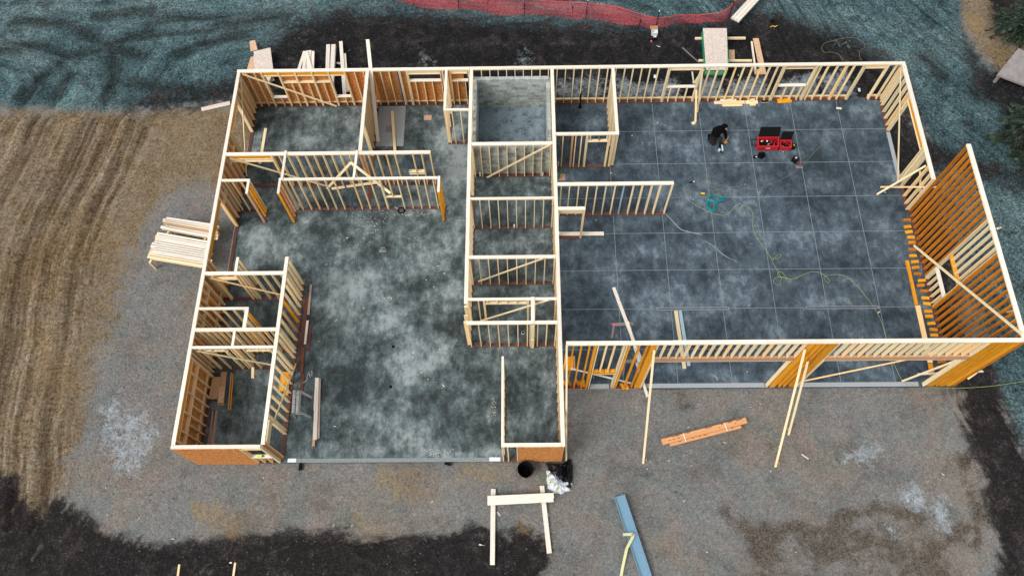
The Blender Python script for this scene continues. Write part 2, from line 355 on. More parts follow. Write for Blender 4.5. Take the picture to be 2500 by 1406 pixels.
for pl, a in (([(-18.35,9.36),(-17.68,10.00),(-17.18,9.36),(-16.08,9.17),(-15.61,8.09),(-16.03,7.05),(-16.21,6.20),(-17.00,6.71),(-17.79,7.58)], .72), ([(-18.02,8.25),(-17.78,8.10),(-17.74,7.58),(-17.92,7.44)], .9),
        ([(13.37,7.31),(13.87,7.43),(14.42,7.65),(14.86,7.70),(15.10,7.21),(14.65,7.05),(14.21,6.54),(13.94,6.88),(13.36,6.97)], .8), ([(15.29,5.87),(15.95,6.03),(16.30,5.70),(16.27,5.05),(15.83,5.08),(15.25,5.38)], 1.), ([(16.45,5.62),(17.17,5.53),(16.97,4.09),(16.55,4.25),(16.27,5.05)], .75),
        ([(4.99,26.98),(6.14,26.70),(6.90,25.51),(5.01,25.53)], .9), ([(6.13,26.43),(8.08,26.93),(8.16,25.49),(6.27,25.51)], .85), ([(8.90,26.66),(10.20,26.90),(10.88,25.45),(9.00,25.47)], .9), ([(10.60,26.63),(12.53,26.87),(12.55,25.42),(10.67,25.45)], .9), ([(13.34,26.59),(15.11,27.09),(15.49,25.51),(12.98,25.55)], .95), ([(15.49,26.82),(16.83,27.20),(17.18,25.61),(15.51,25.64)], .9),
        ([(0.09,29.25),(0.63,28.41),(0.29,27.73),(-0.20,27.73)], .55), ([(-5.26,28.78),(-4.35,27.80),(-5.33,27.81)], .5), ([(1.89,27.03),(4.46,26.99),(4.38,25.54),(1.86,25.58)], .62), ([(16.56,29.40),(17.51,29.24),(17.33,28.83),(16.60,28.98)], .4), ([(14.40,6.21),(15.09,4.25),(15.71,4.09),(15.09,3.47),(14.40,4.10)], .4)):
    white = np.maximum(white, a * soft(sdist(pl), .35))
ochre = np.zeros(X.shape)
for pl, a in (([(-13.66,5.32),(-12.66,5.43),(-12.08,4.94),(-11.21,4.77),(-11.47,4.21),(-12.97,4.21)], .8), ([(-5.92,7.16),(-4.62,6.98),(-3.75,6.47),(-3.70,5.39),(-5.05,5.39),(-6.43,5.90)], .7), ([(-2.91,6.97),(-0.68,6.79),(-0.51,6.28),(-2.72,6.21)], .75), ([(-7.05,5.16),(-5.31,4.18),(-6.62,3.87)], .5),
        ([(24.13,30.97),(24.63,30.53),(24.68,29.82),(24.03,29.83)], 1.6), ([(-18.60,6.89),(-17.65,6.54),(-17.77,6.29),(-18.50,6.46)], .6), ([(-0.18,4.72),(0.23,4.64),(0.15,4.24),(-0.18,4.32)], .7)):
    ochre = np.maximum(ochre, a * soft(sdist(pl), .45))
mud = np.zeros(X.shape)
for pl, a in (([(8.33,5.25),(9.37,4.28),(10.23,4.59),(12.92,4.90),(13.89,4.82),(15.68,4.73),(17.06,3.62),(16.93,1.06),(7.38,1.09),(8.86,2.88)], .55), ([(16.82,6.95),(18.38,7.11),(18.78,6.02),(17.19,6.36)], .6), ([(6.67,9.92),(7.18,9.74),(6.97,9.37),(6.63,9.47)], .9), ([(18.78,7.36),(19.16,4.87),(18.51,3.61),(17.87,5.69)], .5), ([(9.99,7.76),(10.41,7.67),(10.28,7.33),(10.03,7.42)], .6)):
    mud = np.maximum(mud, a * soft(sdist(pl), .5))
for i_s, ln in enumerate(strokes):
    d_s = ldist(ln); mud = np.maximum(mud, 1.0 * np.clip(1 - d_s / .5, 0, 1)); 
# wheel ruts of the bare earth: one family of curves
mc = np.array([(-20.11,26.03),(-20.67,24.48),(-20.94,21.95),(-21.51,20.01),(-21.81,18.08),(-21.82,16.14),(-21.62,13.61),(-21.41,11.25),(-21.16,8.66),(-20.86,6.22),(-20.69,4.25)]); o_ = np.argsort(mc[:, 1]); mc = mc[o_]
u = X - np.interp(Y, mc[:, 1], mc[:, 0]); uw = u + .06 * np.sin(Y * .9) + .025 * np.sin(Y * 2.3 + 1) + .05 * fnoise(.6, 33, 3)
def prof(t, seed):
    r_ = np.random.RandomState(seed); k = r_.uniform(-1, 1, 400); i = np.floor(t).astype(int) % 399; f = t - np.floor(t); f = f * f * (3 - 2 * f)
    return k[i] * (1 - f) + k[i + 1] * f
rut = .35 * prof((uw + .3 * np.sin(Y * .17)) / .55 + 150, 11) + .75 * prof(uw / .26 + 150, 1) + .45 * prof(uw / .16 + 150, 2) + .12 * np.sin(uw * 2 * math.pi / 1.25 + .5) + .3 * prof(uw / .12 + 90, 14)
rut += .22 * np.sin(Y * 2 * math.pi / .24 + 3 * uw) * (prof(uw / .5 + 99, 5) > .2)
rutm = np.clip((2.4 - u) / 1.4, 0, 1) * np.clip((25.4 - Y) / .6, 0, 1) * (tan > .4) * np.clip(.75 + .8 * fnoise(.5, 3, 3), .3, 1)
inb = soft(np.minimum(np.minimum(X + 14.1, 18.7 - X), np.minimum(Y - 6.6, 25.9 - Y)), .35)
Z = GZ + (1 - inb) * (.05 * fnoise(.35, 5, 4) + .022 * fnoise(2.2, 6, 4)) + .12 * rut * rutm * (1 - inb) + (1 - inb) * (.05 * fnoise(2.6, 9, 3) * tan * .6 - .05 * tracks + .05 * mud * fnoise(2.5, 11, 3) + .05 * fnoise(1.4, 12, 4) * teal)
Z = np.where((X > 18.7) & (Y < 26) & (Y > 9), Z - .12, Z)
lin = np.clip(.5 + .5 * rut * rutm, 0, 1)
nx, ny = len(gx_), len(gy_)
sg = lambda t: 1 / (1 + np.exp(-t))
ang = np.radians(9 + 42 * sg((28.6 - Y) / .8) * sg((-16 - X) / 2.0) - 8 * sg((-14 - X) / 2) * sg((Y - 29.5)) - 58 * sg((X - 13) / 2.5))
wx = .22 * fnoise(.22, 21, 2); fv = (Y - 28 + wx) * np.cos(ang) - (X + 16) * np.sin(ang); fu = (X + 16) * np.cos(ang) + (Y - 28) * np.sin(ang)
Z = Z + (1 - inb) * teal * (.05 * prof(fv / .45 + 200, 7) + .03 * prof(fv / .2 + 200, 8))
me = bpy.data.meshes.new('ground'); nv = nx * ny
me.vertices.add(nv); me.vertices.foreach_set('co', np.stack([X, Y, Z], 1).astype(np.float32).ravel())
ii = (np.arange(ny - 1)[:, None] * nx + np.arange(nx - 1)[None, :]).ravel()
q = np.stack([ii, ii + 1, ii + nx + 1, ii + nx], 1).astype(np.int32)
me.loops.add(q.size); me.loops.foreach_set('vertex_index', q.ravel()); me.polygons.add(len(q))
me.polygons.foreach_set('loop_start', np.arange(0, q.size, 4, dtype=np.int32)); me.polygons.foreach_set('use_smooth', np.ones(len(q), bool)); me.update(calc_edges=True)
for nm, a in (('za', (teal, dark, tan, tracks)), ('zb', (white, ochre, mud, lin)), ('zc', (uw, fv, fu, rutm))):
    at = me.attributes.new(nm, 'FLOAT_COLOR', 'POINT'); at.data.foreach_set('color', np.stack(a, 1).astype(np.float32).ravel())
n = N('earth_and_gravel', .95, .08); p = n.pos()
def attr(nm):
    a = n.n('ShaderNodeAttribute', attribute_name=nm); s = n.n('ShaderNodeSeparateColor'); n.l(a.outputs['Color'], s.inputs[0]); return s.outputs[0], s.outputs[1], s.outputs[2], a.outputs['Alpha']
aT, aD, aN, aK = attr('za'); aW, aO, aM, aR = attr('zb')
aU, aV, aL, aRm = attr('zc')
def vec(a, b, c=0.0):
    x = n.n('ShaderNodeCombineXYZ')
    for so, v in zip(x.inputs, (a, b, c)):
        if isinstance(v, (int, float)): so.default_value = v
        else: n.l(v, so)
    return x.outputs[0]
sp_ = n.n('ShaderNodeSeparateXYZ'); n.l(p, sp_.inputs[0])
n1 = n.noise(p, .9, 8, .66, .3); n2 = n.noise(p, 3.6, 7, .72, .2); n3 = n.noise(p, 22, 4, .8); n0 = n.noise(p, .2, 5, .6, .4); n4 = n.noise(n.map(p, (1, 1, 1), loc=(7, 3, 1)), 8.5, 5, .75)
mul, add, sub = (lambda a, b: n.math('MULTIPLY', a, b)), (lambda a, b: n.math('ADD', a, b)), (lambda a, b: n.math('SUBTRACT', a, b))
strk = n.noise(vec(mul(aV, 1.0), mul(aL, .14), 0.0), 1.25, 10, .72, .0); strk2 = n.noise(vec(mul(aV, 1.0), mul(aL, .45), 5.0), 5.0, 6, .78, .0)
rs_ = n.noise(vec(mul(aU, 1.0), mul(sp_.outputs[1], .07), 2.0), 4.2, 7, .72, .05); tread = n.noise(vec(mul(aU, 1.0), mul(sp_.outputs[1], 1.6), 9.0), 5.5, 4, .7)
def edge(a, w, amp, k=.8, extra=None):
    t = add(a, mul(sub(n2, .5), amp)); t = add(t, mul(sub(n1, .5), amp * k))
    if extra is not None: t = add(t, mul(sub(extra, .5), amp * 1.3))
    return n.mr(t, .5 - w, .5 + w, 0, 1, True)
sep = n.n('ShaderNodeSeparateColor'); n.l(n.vor(p, 22), sep.inputs[0]); st = sep.outputs[0]
grain = add(mul(st, .28), mul(n3, .72)); gg = add(mul(grain, .5), add(mul(n4, .3), mul(n2, .2)))
def tint(f, c_, m_): return n.mix(f, c_, n.mix(1.0, c_, m_, 'MULTIPLY'))
c = n.ramp(gg, [(.31, (.060, .058, .055)), (.43, (.158, .151, .143)), (.55, (.232, .223, .212)), (.68, (.37, .36, .35))])
c = tint(n.mr(n1, .45, .62, 0, .7), c, (.78, .98, 1.04)); c = tint(n.mr(n0, .46, .58, 0, .8), c, (1.12, .99, .89)); c = tint(n.mr(n.noise(n.map(p, (1, 1, 1), loc=(30, 3, 0)), .45, 6, .65), .5, .66, 0, .7), c, (.66, .64, .62)); c = tint(n.mr(n2, .56, .7, 0, .5), c, (1.25, 1.25, 1.25))
tn = n.ramp(gg, [(.30, (.070, .050, .031)), (.43, (.170, .130, .086)), (.55, (.240, .190, .130)), (.68, (.36, .30, .225))])
tn = tint(n.mr(n1, .44, .6, 0, .8), tn, (.88, .82, .70)); tn = tint(n.mr(n0, .5, .62, 0, .6), tn, (1.05, .95, .78)); tn = tint(n.mr(n4, .47, .36, 0, .8), tn, (.42, .38, .33)); tn = tint(n.mr(n2, .5, .64, 0, .5), tn, (1.3, 1.3, 1.32))
m1 = mul(n.mr(rs_, .50, .66), n.mr(aRm, .05, .6)); m2 = mul(n.mr(rs_, .49, .36), n.mr(aRm, .05, .6)); dots = mul(n.mr(n.vor(n.map(p, (1, 1.4, 1)), 2.6, 'Distance'), .16, .07), n.mr(n.noise(n.map(p, (1, 1, 1), loc=(5, 40, 0)), .7, 3), .46, .56)); m3 = mul(n.mr(tread, .52, .40, 0, .9), n.mr(aRm, .05, .6))
tn = tint(mul(m1, .8), tn, (1.7, 1.75, 1.9)); tn = tint(mul(m2, .7), tn, (.46, .42, .37)); tn = tint(mul(n.mr(aR, .6, .95), .6), tn, (1.6, 1.65, 1.75)); tn = tint(mul(n.mr(aR, .4, .05), .6), tn, (.5, .46, .42)); tn = tint(m3, tn, (.55, .5, .45)); tn = tint(mul(dots, .8), tn, (.38, .34, .30))  # rut light and shade painted into the colour: ridges lighter, hollows darker
c = n.mix(edge(aN, .3, 1.5, 1.1), c, tn)
tl = n.ramp(gg, [(.32, (.008, .017, .020)), (.42, (.043, .078, .086)), (.52, (.095, .162, .176)), (.66, (.25, .37, .38))])
tl = tint(n.mr(strk, .50, .66, 0, .75), tl, (1.6, 1.55, 1.5)); tl = tint(n.mr(strk, .50, .36, 0, .85), tl, (.38, .35, .35)); tl = tint(n.mr(strk2, .5, .34, 0, .6), tl, (.45, .42, .42)); tl = tint(n.mr(n4, .47, .36, 0, .75), tl, (.35, .32, .32)); tl = tint(n.mr(n4, .54, .66, 0, .5), tl, (1.5, 1.5, 1.5)); tl = tint(n.mr(n1, .47, .36, 0, .75), tl, (.36, .33, .33)); tl = tint(n.mr(n0, .5, .6, 0, .5), tl, (1.25, 1.05, 1.0))
dk = n.ramp(gg, [(.32, (.0025, .0022, .0024)), (.46, (.0085, .0074, .008)), (.56, (.017, .015, .0155)), (.70, (.065, .06, .06))])
dk = tint(n.mr(n1, .48, .62, 0, .9), dk, (2.5, 2.3, 2.2)); dk = tint(n.mr(n2, .52, .66, 0, .6), dk, (1.8, 1.7, 1.6)); dk = tint(n.mr(strk, .5, .62, 0, .5), dk, (1.9, 2.0, 2.1))
tl = tint(n.mr(n0, .5, .42, 0, .7), tl, (.55, .6, .62)); tl = tint(n.mr(add(aK, mul(sub(add(n2, n1), 1.0), 1.6)), .2, .9, 0, .85), tl, (.30, .24, .22))
c = n.mix(edge(aT, .3, 1.5), c, tl)
c = n.mix(mul(mul(edge(aM, .5, 2.6, 1.2), n.mr(aM, .04, .3)), .85), c, n.ramp(gg, [(.32, (.018, .013, .009)), (.46, (.07, .053, .037)), (.56, (.13, .105, .08)), (.68, (.23, .20, .165))]))
c = n.mix(mul(edge(aD, .32, 1.3, 1.0, strk), .97), c, dk)
c = n.mix(mul(mul(edge(aO, .45, 1.6, 1.2), n.mr(aO, .04, .3)), .75), c, n.ramp(gg, [(.35, (.13, .085, .04)), (.62, (.36, .27, .15))]))
c = n.mix(mul(mul(n.mr(aW, .03, .3), n.mr(add(aW, mul(sub(add(n4, add(n2, n1)), 1.5), 1.7)), .25, 1.0)), .85), c, n.ramp(gg, [(.35, (.17, .21, .23)), (.62, (.46, .51, .55))]))
hsum = add(add(mul(grain, .6), mul(n4, 1.0)), add(mul(mul(tread, aRm), .8), mul(mul(rs_, aRm), 1.6))); n.bump(hsum, .8, .08)
M['saw'] = plain('sawdust', (.62, .60, .48), .95, .1)
c = n.mix(1.0, c, (.87, .87, .87), 'MULTIPLY'); M['ground'] = n.col(c); me.materials.append(M['ground'])
ground = link('ground', me); tag(ground, kind='structure')

# ------------------------------------------------------------------ slab
PATCH = [(-3.8,23.2,0.9,0.8,0.75),(-3.3,21.2,0.8,1.3,0.9),(-4.2,19.4,1.2,0.7,0.6),(-12.7,17.5,0.9,1.1,0.6),(-11.1,16.8,0.6,0.9,0.35),(-7.5,15.1,0.6,1.5,0.5),(-8.3,13.8,1,0.7,0.6),(-5.9,13.6,0.6,0.9,0.45),(-4.3,16.7,1.2,0.5,0.5),(-3.5,14.6,0.9,0.5,0.45),(-5.0,11.1,0.8,1.1,0.65),(-3.8,11.8,0.7,0.8,0.5),(-6.6,8.9,1,0.5,0.45),(-5.1,8.2,1.1,0.7,0.7),(-7.0,7.5,1.2,0.4,0.55),(-2.4,7.3,1.5,0.3,0.6),(-9.3,7.5,0.6,0.5,0.3),(-10.4,11.3,0.5,0.6,-0.4),(-10.2,19.4,1.5,0.6,-0.3),(-7.7,11.1,1,1.2,-0.35),(-1.7,10.1,0.8,2,-0.2),(-10.3,21.1,2,0.8,-0.25),(-10.8,23.8,1.5,0.6,-0.2),(-8.6,24.5,0.5,1.2,0.4),(3.5,24.3,0.6,0.7,0.5),(2.2,22.4,0.4,0.8,0.55),(9.6,25.1,1.5,0.4,0.3),(6.5,19.9,0.5,0.7,0.4),(5.6,14.1,0.7,0.9,0.45),(4.2,15.2,0.4,1,0.35),(9.0,14.5,0.8,0.8,0.3),(10.2,14.9,0.5,0.7,0.3),(13.4,14.1,1,0.5,0.45),(15.0,15.1,0.7,0.6,0.3),(14.3,25.2,1.5,0.5,0.35),(17.1,24.4,0.6,0.6,0.4),(8.9,20.8,0.5,1.3,0.35),(11.0,18.3,0.8,0.5,0.3),(16.9,18.2,0.5,0.8,0.35),(4.5,20.6,1.5,0.8,-0.3),(8.2,17.9,0.9,0.7,-0.3),(12.8,23.2,1.2,0.6,-0.2),(6.7,11.0,1,0.4,0.3),(8.2,10.7,0.6,0.4,0.35),(-0.7,20.0,0.8,0.5,-0.1),(0.5,20.1,0.5,0.4,0.3),(-0.5,17.5,0.9,0.4,0.1)]
def slab(name, mat, x0, x1, y0, y1, z0=-.3, z1=0):
    if mat != 'slabv':
        xs = np.linspace(x0, x1, 110); ys = np.linspace(y0, y1, 110); xx, yy = np.meshgrid(xs, ys); xx = xx.ravel(); yy = yy.ravel(); lp = np.zeros(xx.shape)
        for (cx, cy, rx, ry, a) in PATCH: lp += a * np.exp(-(((xx - cx) / rx) ** 2 + ((yy - cy) / ry) ** 2))
        v = [(float(a), float(b_), z1) for a, b_ in zip(xx, yy)]; f = [(j * 110 + i, j * 110 + i + 1, (j + 1) * 110 + i + 1, (j + 1) * 110 + i) for j in range(109) for i in range(109)]
        k = len(v); v += [(x0, y0, z0), (x1, y0, z0), (x1, y1, z0), (x0, y1, z0)]; c_ = (0, 109, 110 * 110 - 1, 110 * 109)
        f += [tuple([k, k + 1] + list(range(109, -1, -1))), tuple([k + 1, k + 2] + [j * 110 + 109 for j in range(109, -1, -1)]), tuple([k + 2, k + 3] + [110 * 109 + i for i in range(110)]), tuple([k + 3, k] + [j * 110 for j in range(110)])]
        me = bpy.data.meshes.new(name); me.from_pydata(v, [], f); me.materials.append(M[mat]); at = me.attributes.new('lp', 'FLOAT', 'POINT'); at.data.foreach_set('value', np.append(np.clip(lp, -1, 1), [0] * 4).astype(np.float32))
        o = link(name, me); return tag(o, kind='structure')
    b = MB().box(((x0 + x1) / 2, (y0 + y1) / 2, (z0 + z1) / 2), (x1 - x0, y1 - y0, z1 - z0)); o = b.build(name, None, mat); return tag(o, kind='structure')
hs_ = slab('house_slab', 'slabh', -13.74, 1.5, 7.0, 25.42)
gs_ = slab('garage_slab', 'slabg', 1.5, 18.4, 10.12, 25.42)
vf = MB().box((-.46, 23.1, .004), (3.3, 3.9, .004)).build('vault_floor', None, 'slabv'); tag(vf, kind='structure')
sh_ = MB().box((-6.6, 24.0, .004), (1.38, 2.46, .004)).build('shower_pad', hs_, 'concrete')
box('edge_strip', hs_, 'edge', -9.9, -.95, 7.0, 7.17, .001, .005)
for a, b in ((2.85, 3.7), (5.15, 10.4), (11.8, 17.0)): box('edge_strip', gs_, 'concrete', a, b, 10.13, 10.33, .001, .005)
box('edge_strip', gs_, 'concrete', 18.2, 18.39, 20.7, 23.3, .001, .005)
for a, b in ((-9.9, -9.55), (-1.45, -1.0)): box('mortar_patch', hs_, 'white', a, b, 7.02, 7.18, .006, .010)
for i in range(7): # saw cuts of the garage slab, with their chalky edges
    x = 4.352 + i * 2.338
    if x < 18.2: box('saw_cut', gs_, 'joint', x - .010, x + .010, 10.35, 25.2, .001, .004)
for i in range(8):
    y = 23.488 - i * 1.93
    if y > 10.2: box('saw_cut', gs_, 'joint', 1.62, 18.2, y - .010, y + .010, .0045, .0075)
for a, b in (((4.53,13.90,11.68), 0),): pass
for (a, b) in (((6.04,13.83,0.00), (9.29,13.81,0.00)), ((12.75,13.83,0.00), (16.01,13.81,0.00))):
    box('drain_channel', gs_, 'steel', a[0], b[0], a[1] - .07, a[1] + .07, .001, .012)
    box('drain_slot', gs_, 'slabg', a[0] + .03, b[0] - .03, a[1] - .035, a[1] + .035, .0125, .014)
# sawdust curls and scrape marks
def curl_strip(pts, w, z=.009):
    pts = smooth_curve([V3(p, z) for p in pts], 5); v = []; f = []
    for i, p in enumerate(pts):
        t = (pts[min(i + 1, len(pts) - 1)] - pts[max(i - 1, 0)]).normalized(); nn = Vector((-t.y, t.x, 0)); ww = w * (.35 + .65 * math.sin(math.pi * i / (len(pts) - 1)))* random.uniform(.7, 1.1)
        v += [p + nn * ww / 2, p - nn * ww / 2]
    for i in range(len(pts) - 1): f.append((2 * i, 2 * i + 1, 2 * i + 3, 2 * i + 2))
    return v, f
b = MB()
for pts, w in (([(6.72,18.91,0.00), (7.11,18.39,0.00), (7.49,17.90,0.00), (8.01,17.71,0.00), (8.48,17.60,0.00)], .07), ([(8.55,17.27,0.00), (8.90,17.01,0.00), (9.41,16.47,0.00), (9.94,16.15,0.00)], .05), ([(8.23,10.71,0.00), (8.36,10.61,0.00), (8.41,10.43,0.00)], .08)):
    v, f = curl_strip(pts, w); b.poly(v, f)
b.build('scrape_mark', gs_, 'joint')

# ------------------------------------------------------------------ stud wall framing
PT = .038
class Wall:
    """axis 'x': runs along x between a0..a1, thickness c0..c1 in y; axis 'y' the other way round"""
    def __init__(s, label, axis, a0, a1, c0, c1, H=2.73, bottom=True, top=True, topmat='plate', group='stud walls of the house'):
        s.ax, s.a0, s.a1, s.c0, s.c1, s.H = axis, a0, a1, c0, c1, H
        base = ((a0 + a1) / 2, (c0 + c1) / 2, 0) if axis == 'x' else ((c0 + c1) / 2, (a0 + a1) / 2, 0)
        s.r = thing('stud_wall', label, 'stud wall', base, group)
        if top:
            cuts = [a0]
            while a1 - cuts[-1] > 5.2: cuts.append(cuts[-1] + random.uniform(3.4, 4.9))
            cuts.append(a1)
            for u, v in zip(cuts[:-1], cuts[1:]):
                j = random.uniform(-.004, .004); s.p('top_plate', topmat, u + .002, v - .002, H - .038, H + random.uniform(-.002, .002), c0 + j, c1 + j)
            s.p('top_plate', 'pine', a0 + .004, a1 - .004, H - .078, H - .042)
        if bottom is True: bottom = [(a0, a1)]
        for u, v in (bottom or []): s.p('bottom_plate', 'pt', u, v, .006, .044)
        s.hi = H - .078 if top else H
    def p(s, name, mat, u0, u1, z0, z1, c0=None, c1=None):
        c0 = s.c0 if c0 is None else c0; c1 = s.c1 if c1 is None else c1
        if s.ax == 'x': return box(name, s.r, mat, u0, u1, c0, c1, z0, z1)
        return box(name, s.r, mat, c0, c1, u0, u1, z0, z1)
    def stud(s, pos, z0=.045, z1=None, mat=None, w=.038, name='stud'):
        z1 = s.hi if z1 is None else z1
        for u in (pos if isinstance(pos, (list, tuple)) else [pos]):
            s.p(name, mat or 'pine', u - w / 2, u + w / 2, z0, z1, s.c0 + .002, s.c1 - .002)
        return s
    def dbl(s, u, **k): s.stud(u - .02, **k); s.stud(u + .02, **k); return s
    def row(s, a, b, step=.4064, **k):
        n = int(round((b - a) / step))
        for i in range(n + 1): s.stud(a + i * step, **k)
        return s
    def opening(s, a, b, zs=None, zh=2.4, hmat='pine', cr=(), sill_cr=(), hh=.26, cw=.038):
        """header above a..b with bottom at zh, sill top at zs, cripples cr above and sill_cr below"""
        hz = zh + .038 + hh
        s.p('header', hmat, a, b, zh + .040, min(hz, s.hi - .001), s.c0 + .03, s.c0 + .12 if s.c1 - s.c0 > .12 else s.c1 - .004)
        s.p('header_plate', 'pine', a, b, zh, zh + .038, s.c0 + .003, s.c1 - .003)
        if zs is not None:
            s.p('sill', 'plate', a, b, zs - .038, zs, s.c0 - .004, s.c1 - .001)
            s.stud(list(sill_cr), z1=zs - .039)
        if hz < s.hi - .1: s.stud(list(cr), z0=hz + .001)
        return s
    def sheath(s, u0, u1, z0, z1, side=1, mat='osb'):
        t = .012
        if side > 0: return s.p('sheathing_panel', mat, u0, u1, z0, z1, s.c1 + .001, s.c1 + t)
        return s.p('sheathing_panel', mat, u0, u1, z0, z1, s.c0 - t, s.c0 - .001)
    def brace(s, p0, p1, mat='pine', w=.089, t=.038):
        up = (0, 1, 0) if s.ax == 'x' else (1, 0, 0)
        return beam('diagonal_brace', s.r, mat, p0, p1, w, t, up)

EX = 'outer stud walls of the ground floor'; IN = 'inner partition walls'
# --- rear wall west (sheathed)
w = Wall('orange sheathed rear wall with two tall windows, left of the concrete block room', 'x', -13.72, -2.46, 25.25, 25.41, group=EX)
w.stud([-13.65, -13.32, -12.93]); w.dbl(-12.58); w.dbl(-11.76); w.dbl(-10.95); w.dbl(-10.14); w.dbl(-9.34); w.dbl(-8.53)
w.stud([-8.05, -7.62]); w.p('header', 'lsl', -12.53, -8.47, 2.42, 2.645, 25.29, 25.38); w.p('header_plate', 'pine', -12.53, -8.47, 2.375, 2.413, 25.253, 25.405)
for a, b in ((-12.53, -11.8), (-9.3, -8.57)): w.p('sill', 'plate', a, b, .72, .758, 25.246, 25.408)
w.stud([-12.12, -8.88], z1=.715)
for a, b in ((-11.72, -10.99), (-10.91, -10.18), (-10.10, -9.38)):
    w.p('blocking', 'pine', a, b, 1.86, 1.898, 25.253, 25.405)
w.stud([-11.3, -10.49, -9.72], z1=1.855)
w.stud([-7.18, -6.80, -6.38]); w.stud(-5.99, mat='blue'); w.dbl(-5.88, w=.06); w.dbl(-5.52, w=.06); w.stud(-3.90); w.dbl(-3.80)
w.opening(-5.47, -3.93, zs=1.90, zh=2.40, sill_cr=(-5.19, -4.78, -4.36), hh=.2)
w.dbl(-3.42); w.opening(-3.38, -2.6, zs=1.88, zh=2.41, sill_cr=(-3.12, -2.74), hh=.2); w.dbl(-2.54)
w.p('ledger', 'pine', -13.6, -2.7, .22, .258, 25.34, 25.395)
for a, b, z0, z1 in ((-13.72, -12.5, -.1, 2.7), (-12.5, -11.8, -.1, .72), (-11.8, -9.3, -.1, 2.7), (-9.3, -8.57, -.1, .72), (-8.57, -5.5, -.1, 2.7), (-5.5, -3.93, -.1, 1.87), (-3.93, -2.8, -.1, 2.7)):
    w.sheath(a + .002, b - .002, z0, z1)
w.brace((-13.5, 25.225, 2.62), (-9.47,25.23,0.05))
# --- rear wall east (open studs)
w = Wall('long open stud rear wall with two window frames and a door, behind the garage slab', 'x', -2.455, 18.39, 25.25, 25.41, bottom=[(-2.455, 16.64), (17.55, 18.39)], group=EX)
w.row(-1.91, 1.36); w.row(1.76, 4.21, .408); w.stud([4.42, 4.6]); w.stud([5.03, 5.43, 5.85, 6.25, 6.65]); w.dbl(7.18, w=.07)
w.dbl(8.74, w=.06); w.opening(7.25, 8.67, zs=1.19, zh=2.46, sill_cr=(7.48, 7.89, 8.30), hh=.17)
w.stud([9.12, 9.52, 9.93, 10.36, 10.76, 11.16, 11.57, 12.0, 12.37]); w.dbl(12.70, w=.07); w.opening(12.78, 14.14, zs=1.19, zh=2.46, hmat='fir', sill_cr=(13.23, 13.63, 14.0), hh=.17)
w.dbl(14.25, w=.07); w.stud([14.44, 14.8, 15.24]); w.dbl(15.68, w=.06); w.stud([16.04]); w.dbl(16.54, w=.06); w.opening(16.6, 17.6, zh=2.42, hh=.2); w.dbl(17.65); w.stud([18.06]); w.dbl(18.3)
for a, b in ((1.6, 16.6), (17.6, 18.38)):
    w.sheath(a, b, -.15, .16); w.p('ledger', 'pine', a, b, .162, .20, 25.39, 25.47)
# --- left wall
w = Wall('long left outer wall with orange headers facing the bare earth', 'y', 7.14, 25.245, -13.70, -13.55, bottom=[(7.14, 15.2), (15.2, 25.245)], group=EX)
w.stud([25.17, 24.86, 24.45, 24.02]); w.dbl(23.72); w.p('header', 'lsl', 21.95, 23.68, 2.40, 2.645, -13.67, -13.58); w.p('header_plate', 'pine', 21.95, 23.68, 2.36, 2.398, -13.697, -13.553)
w.dbl(21.9); w.dbl(21.7); w.stud([20.47, 20.0, 19.54, 19.32, 19.1, 18.75]); w.stud([21.3, 20.9]); w.dbl(18.30, w=.05)
w.p('header', 'lsl', 15.27, 18.24, 2.36, 2.645, -13.65, -13.56)
w.dbl(15.22); w.stud([14.95, 14.72, 14.6]); w.dbl(14.19); w.stud([13.8, 13.4, 13.09, 12.7, 12.55, 12.3, 11.9, 11.7]); w.stud([11.4, 11.18, 10.97]); w.dbl(10.76)
w.p('header', 'lsl', 7.42, 10.72, 2.42, 2.645, -13.65, -13.56); w.p('header_plate', 'pine', 7.40, 10.72, 2.38, 2.418, -13.697, -13.553); w.p('blocking', 'pine', 7.40, 10.72, 1.70, 1.738, -13.697, -13.550)
for y in (10.22, 9.40, 8.58, 7.80): w.stud(y, z1=1.698); w.stud(y, z0=1.74, z1=2.378)
for y in (9.8, 9.0, 8.2): w.stud(y, z1=1.698)
w.dbl(7.34)
for a, b in ((11.8, 13.0), (13.45, 14.15), (18.4, 19.1), (20.5, 21.6)): w.p('blocking', 'pine', a, b, 1.9, 1.938, -13.697, -13.553)
w.p('ledger', 'pine', 7.4, 15.1, .45, .488, -13.698, -13.62); 
for a, b in ((7.15, 9.5), (9.5, 11.95), (11.95, 15.2), (18.3, 20.0), (20.0, 21.9), (23.7, 25.24)): w.sheath(a + .003, b - .003, .0, 2.7, -1)
w.brace((-13.53, 25.0, 2.6), (-13.53, 21.05, .06)); w.p('threshold_plate', 'ptpink', 15.3, 18.25, .005, .02, -13.74, -13.56)
# --- right low wall
w = Wall('short right end wall with an orange header over its wide opening, rear right corner', 'y', 18.80, 25.245, 18.21, 18.39, bottom=[(18.8, 20.62), (23.3, 25.245)], group=EX)
w.stud([25.1, 24.9, 24.49, 24.09, 23.68]); w.dbl(23.38, w=.05); w.p('header', 'lsl', 20.6, 23.33, 2.42, 2.645, 18.25, 18.34); w.p('header_plate', 'pine', 20.6, 23.33, 2.37, 2.41, 18.213, 18.387)
w.dbl(20.54, w=.05); w.dbl(20.38, w=.05); w.stud([20.14, 19.56, 19.15, 18.83])
beam('diagonal_brace', w.r, 'pine', (18.15, 25.05, 2.62), (18.15, 20.35, .06), .089, .038, (1, 0, 0))
for a, b in ((((17.03,19.67,0.05)), (18.18,19.62,2.57)), ((17.29,20.08,0.05), (18.60,18.69,2.26))): beam('diagonal_brace', w.r, 'pine', a, b, .089, .038)
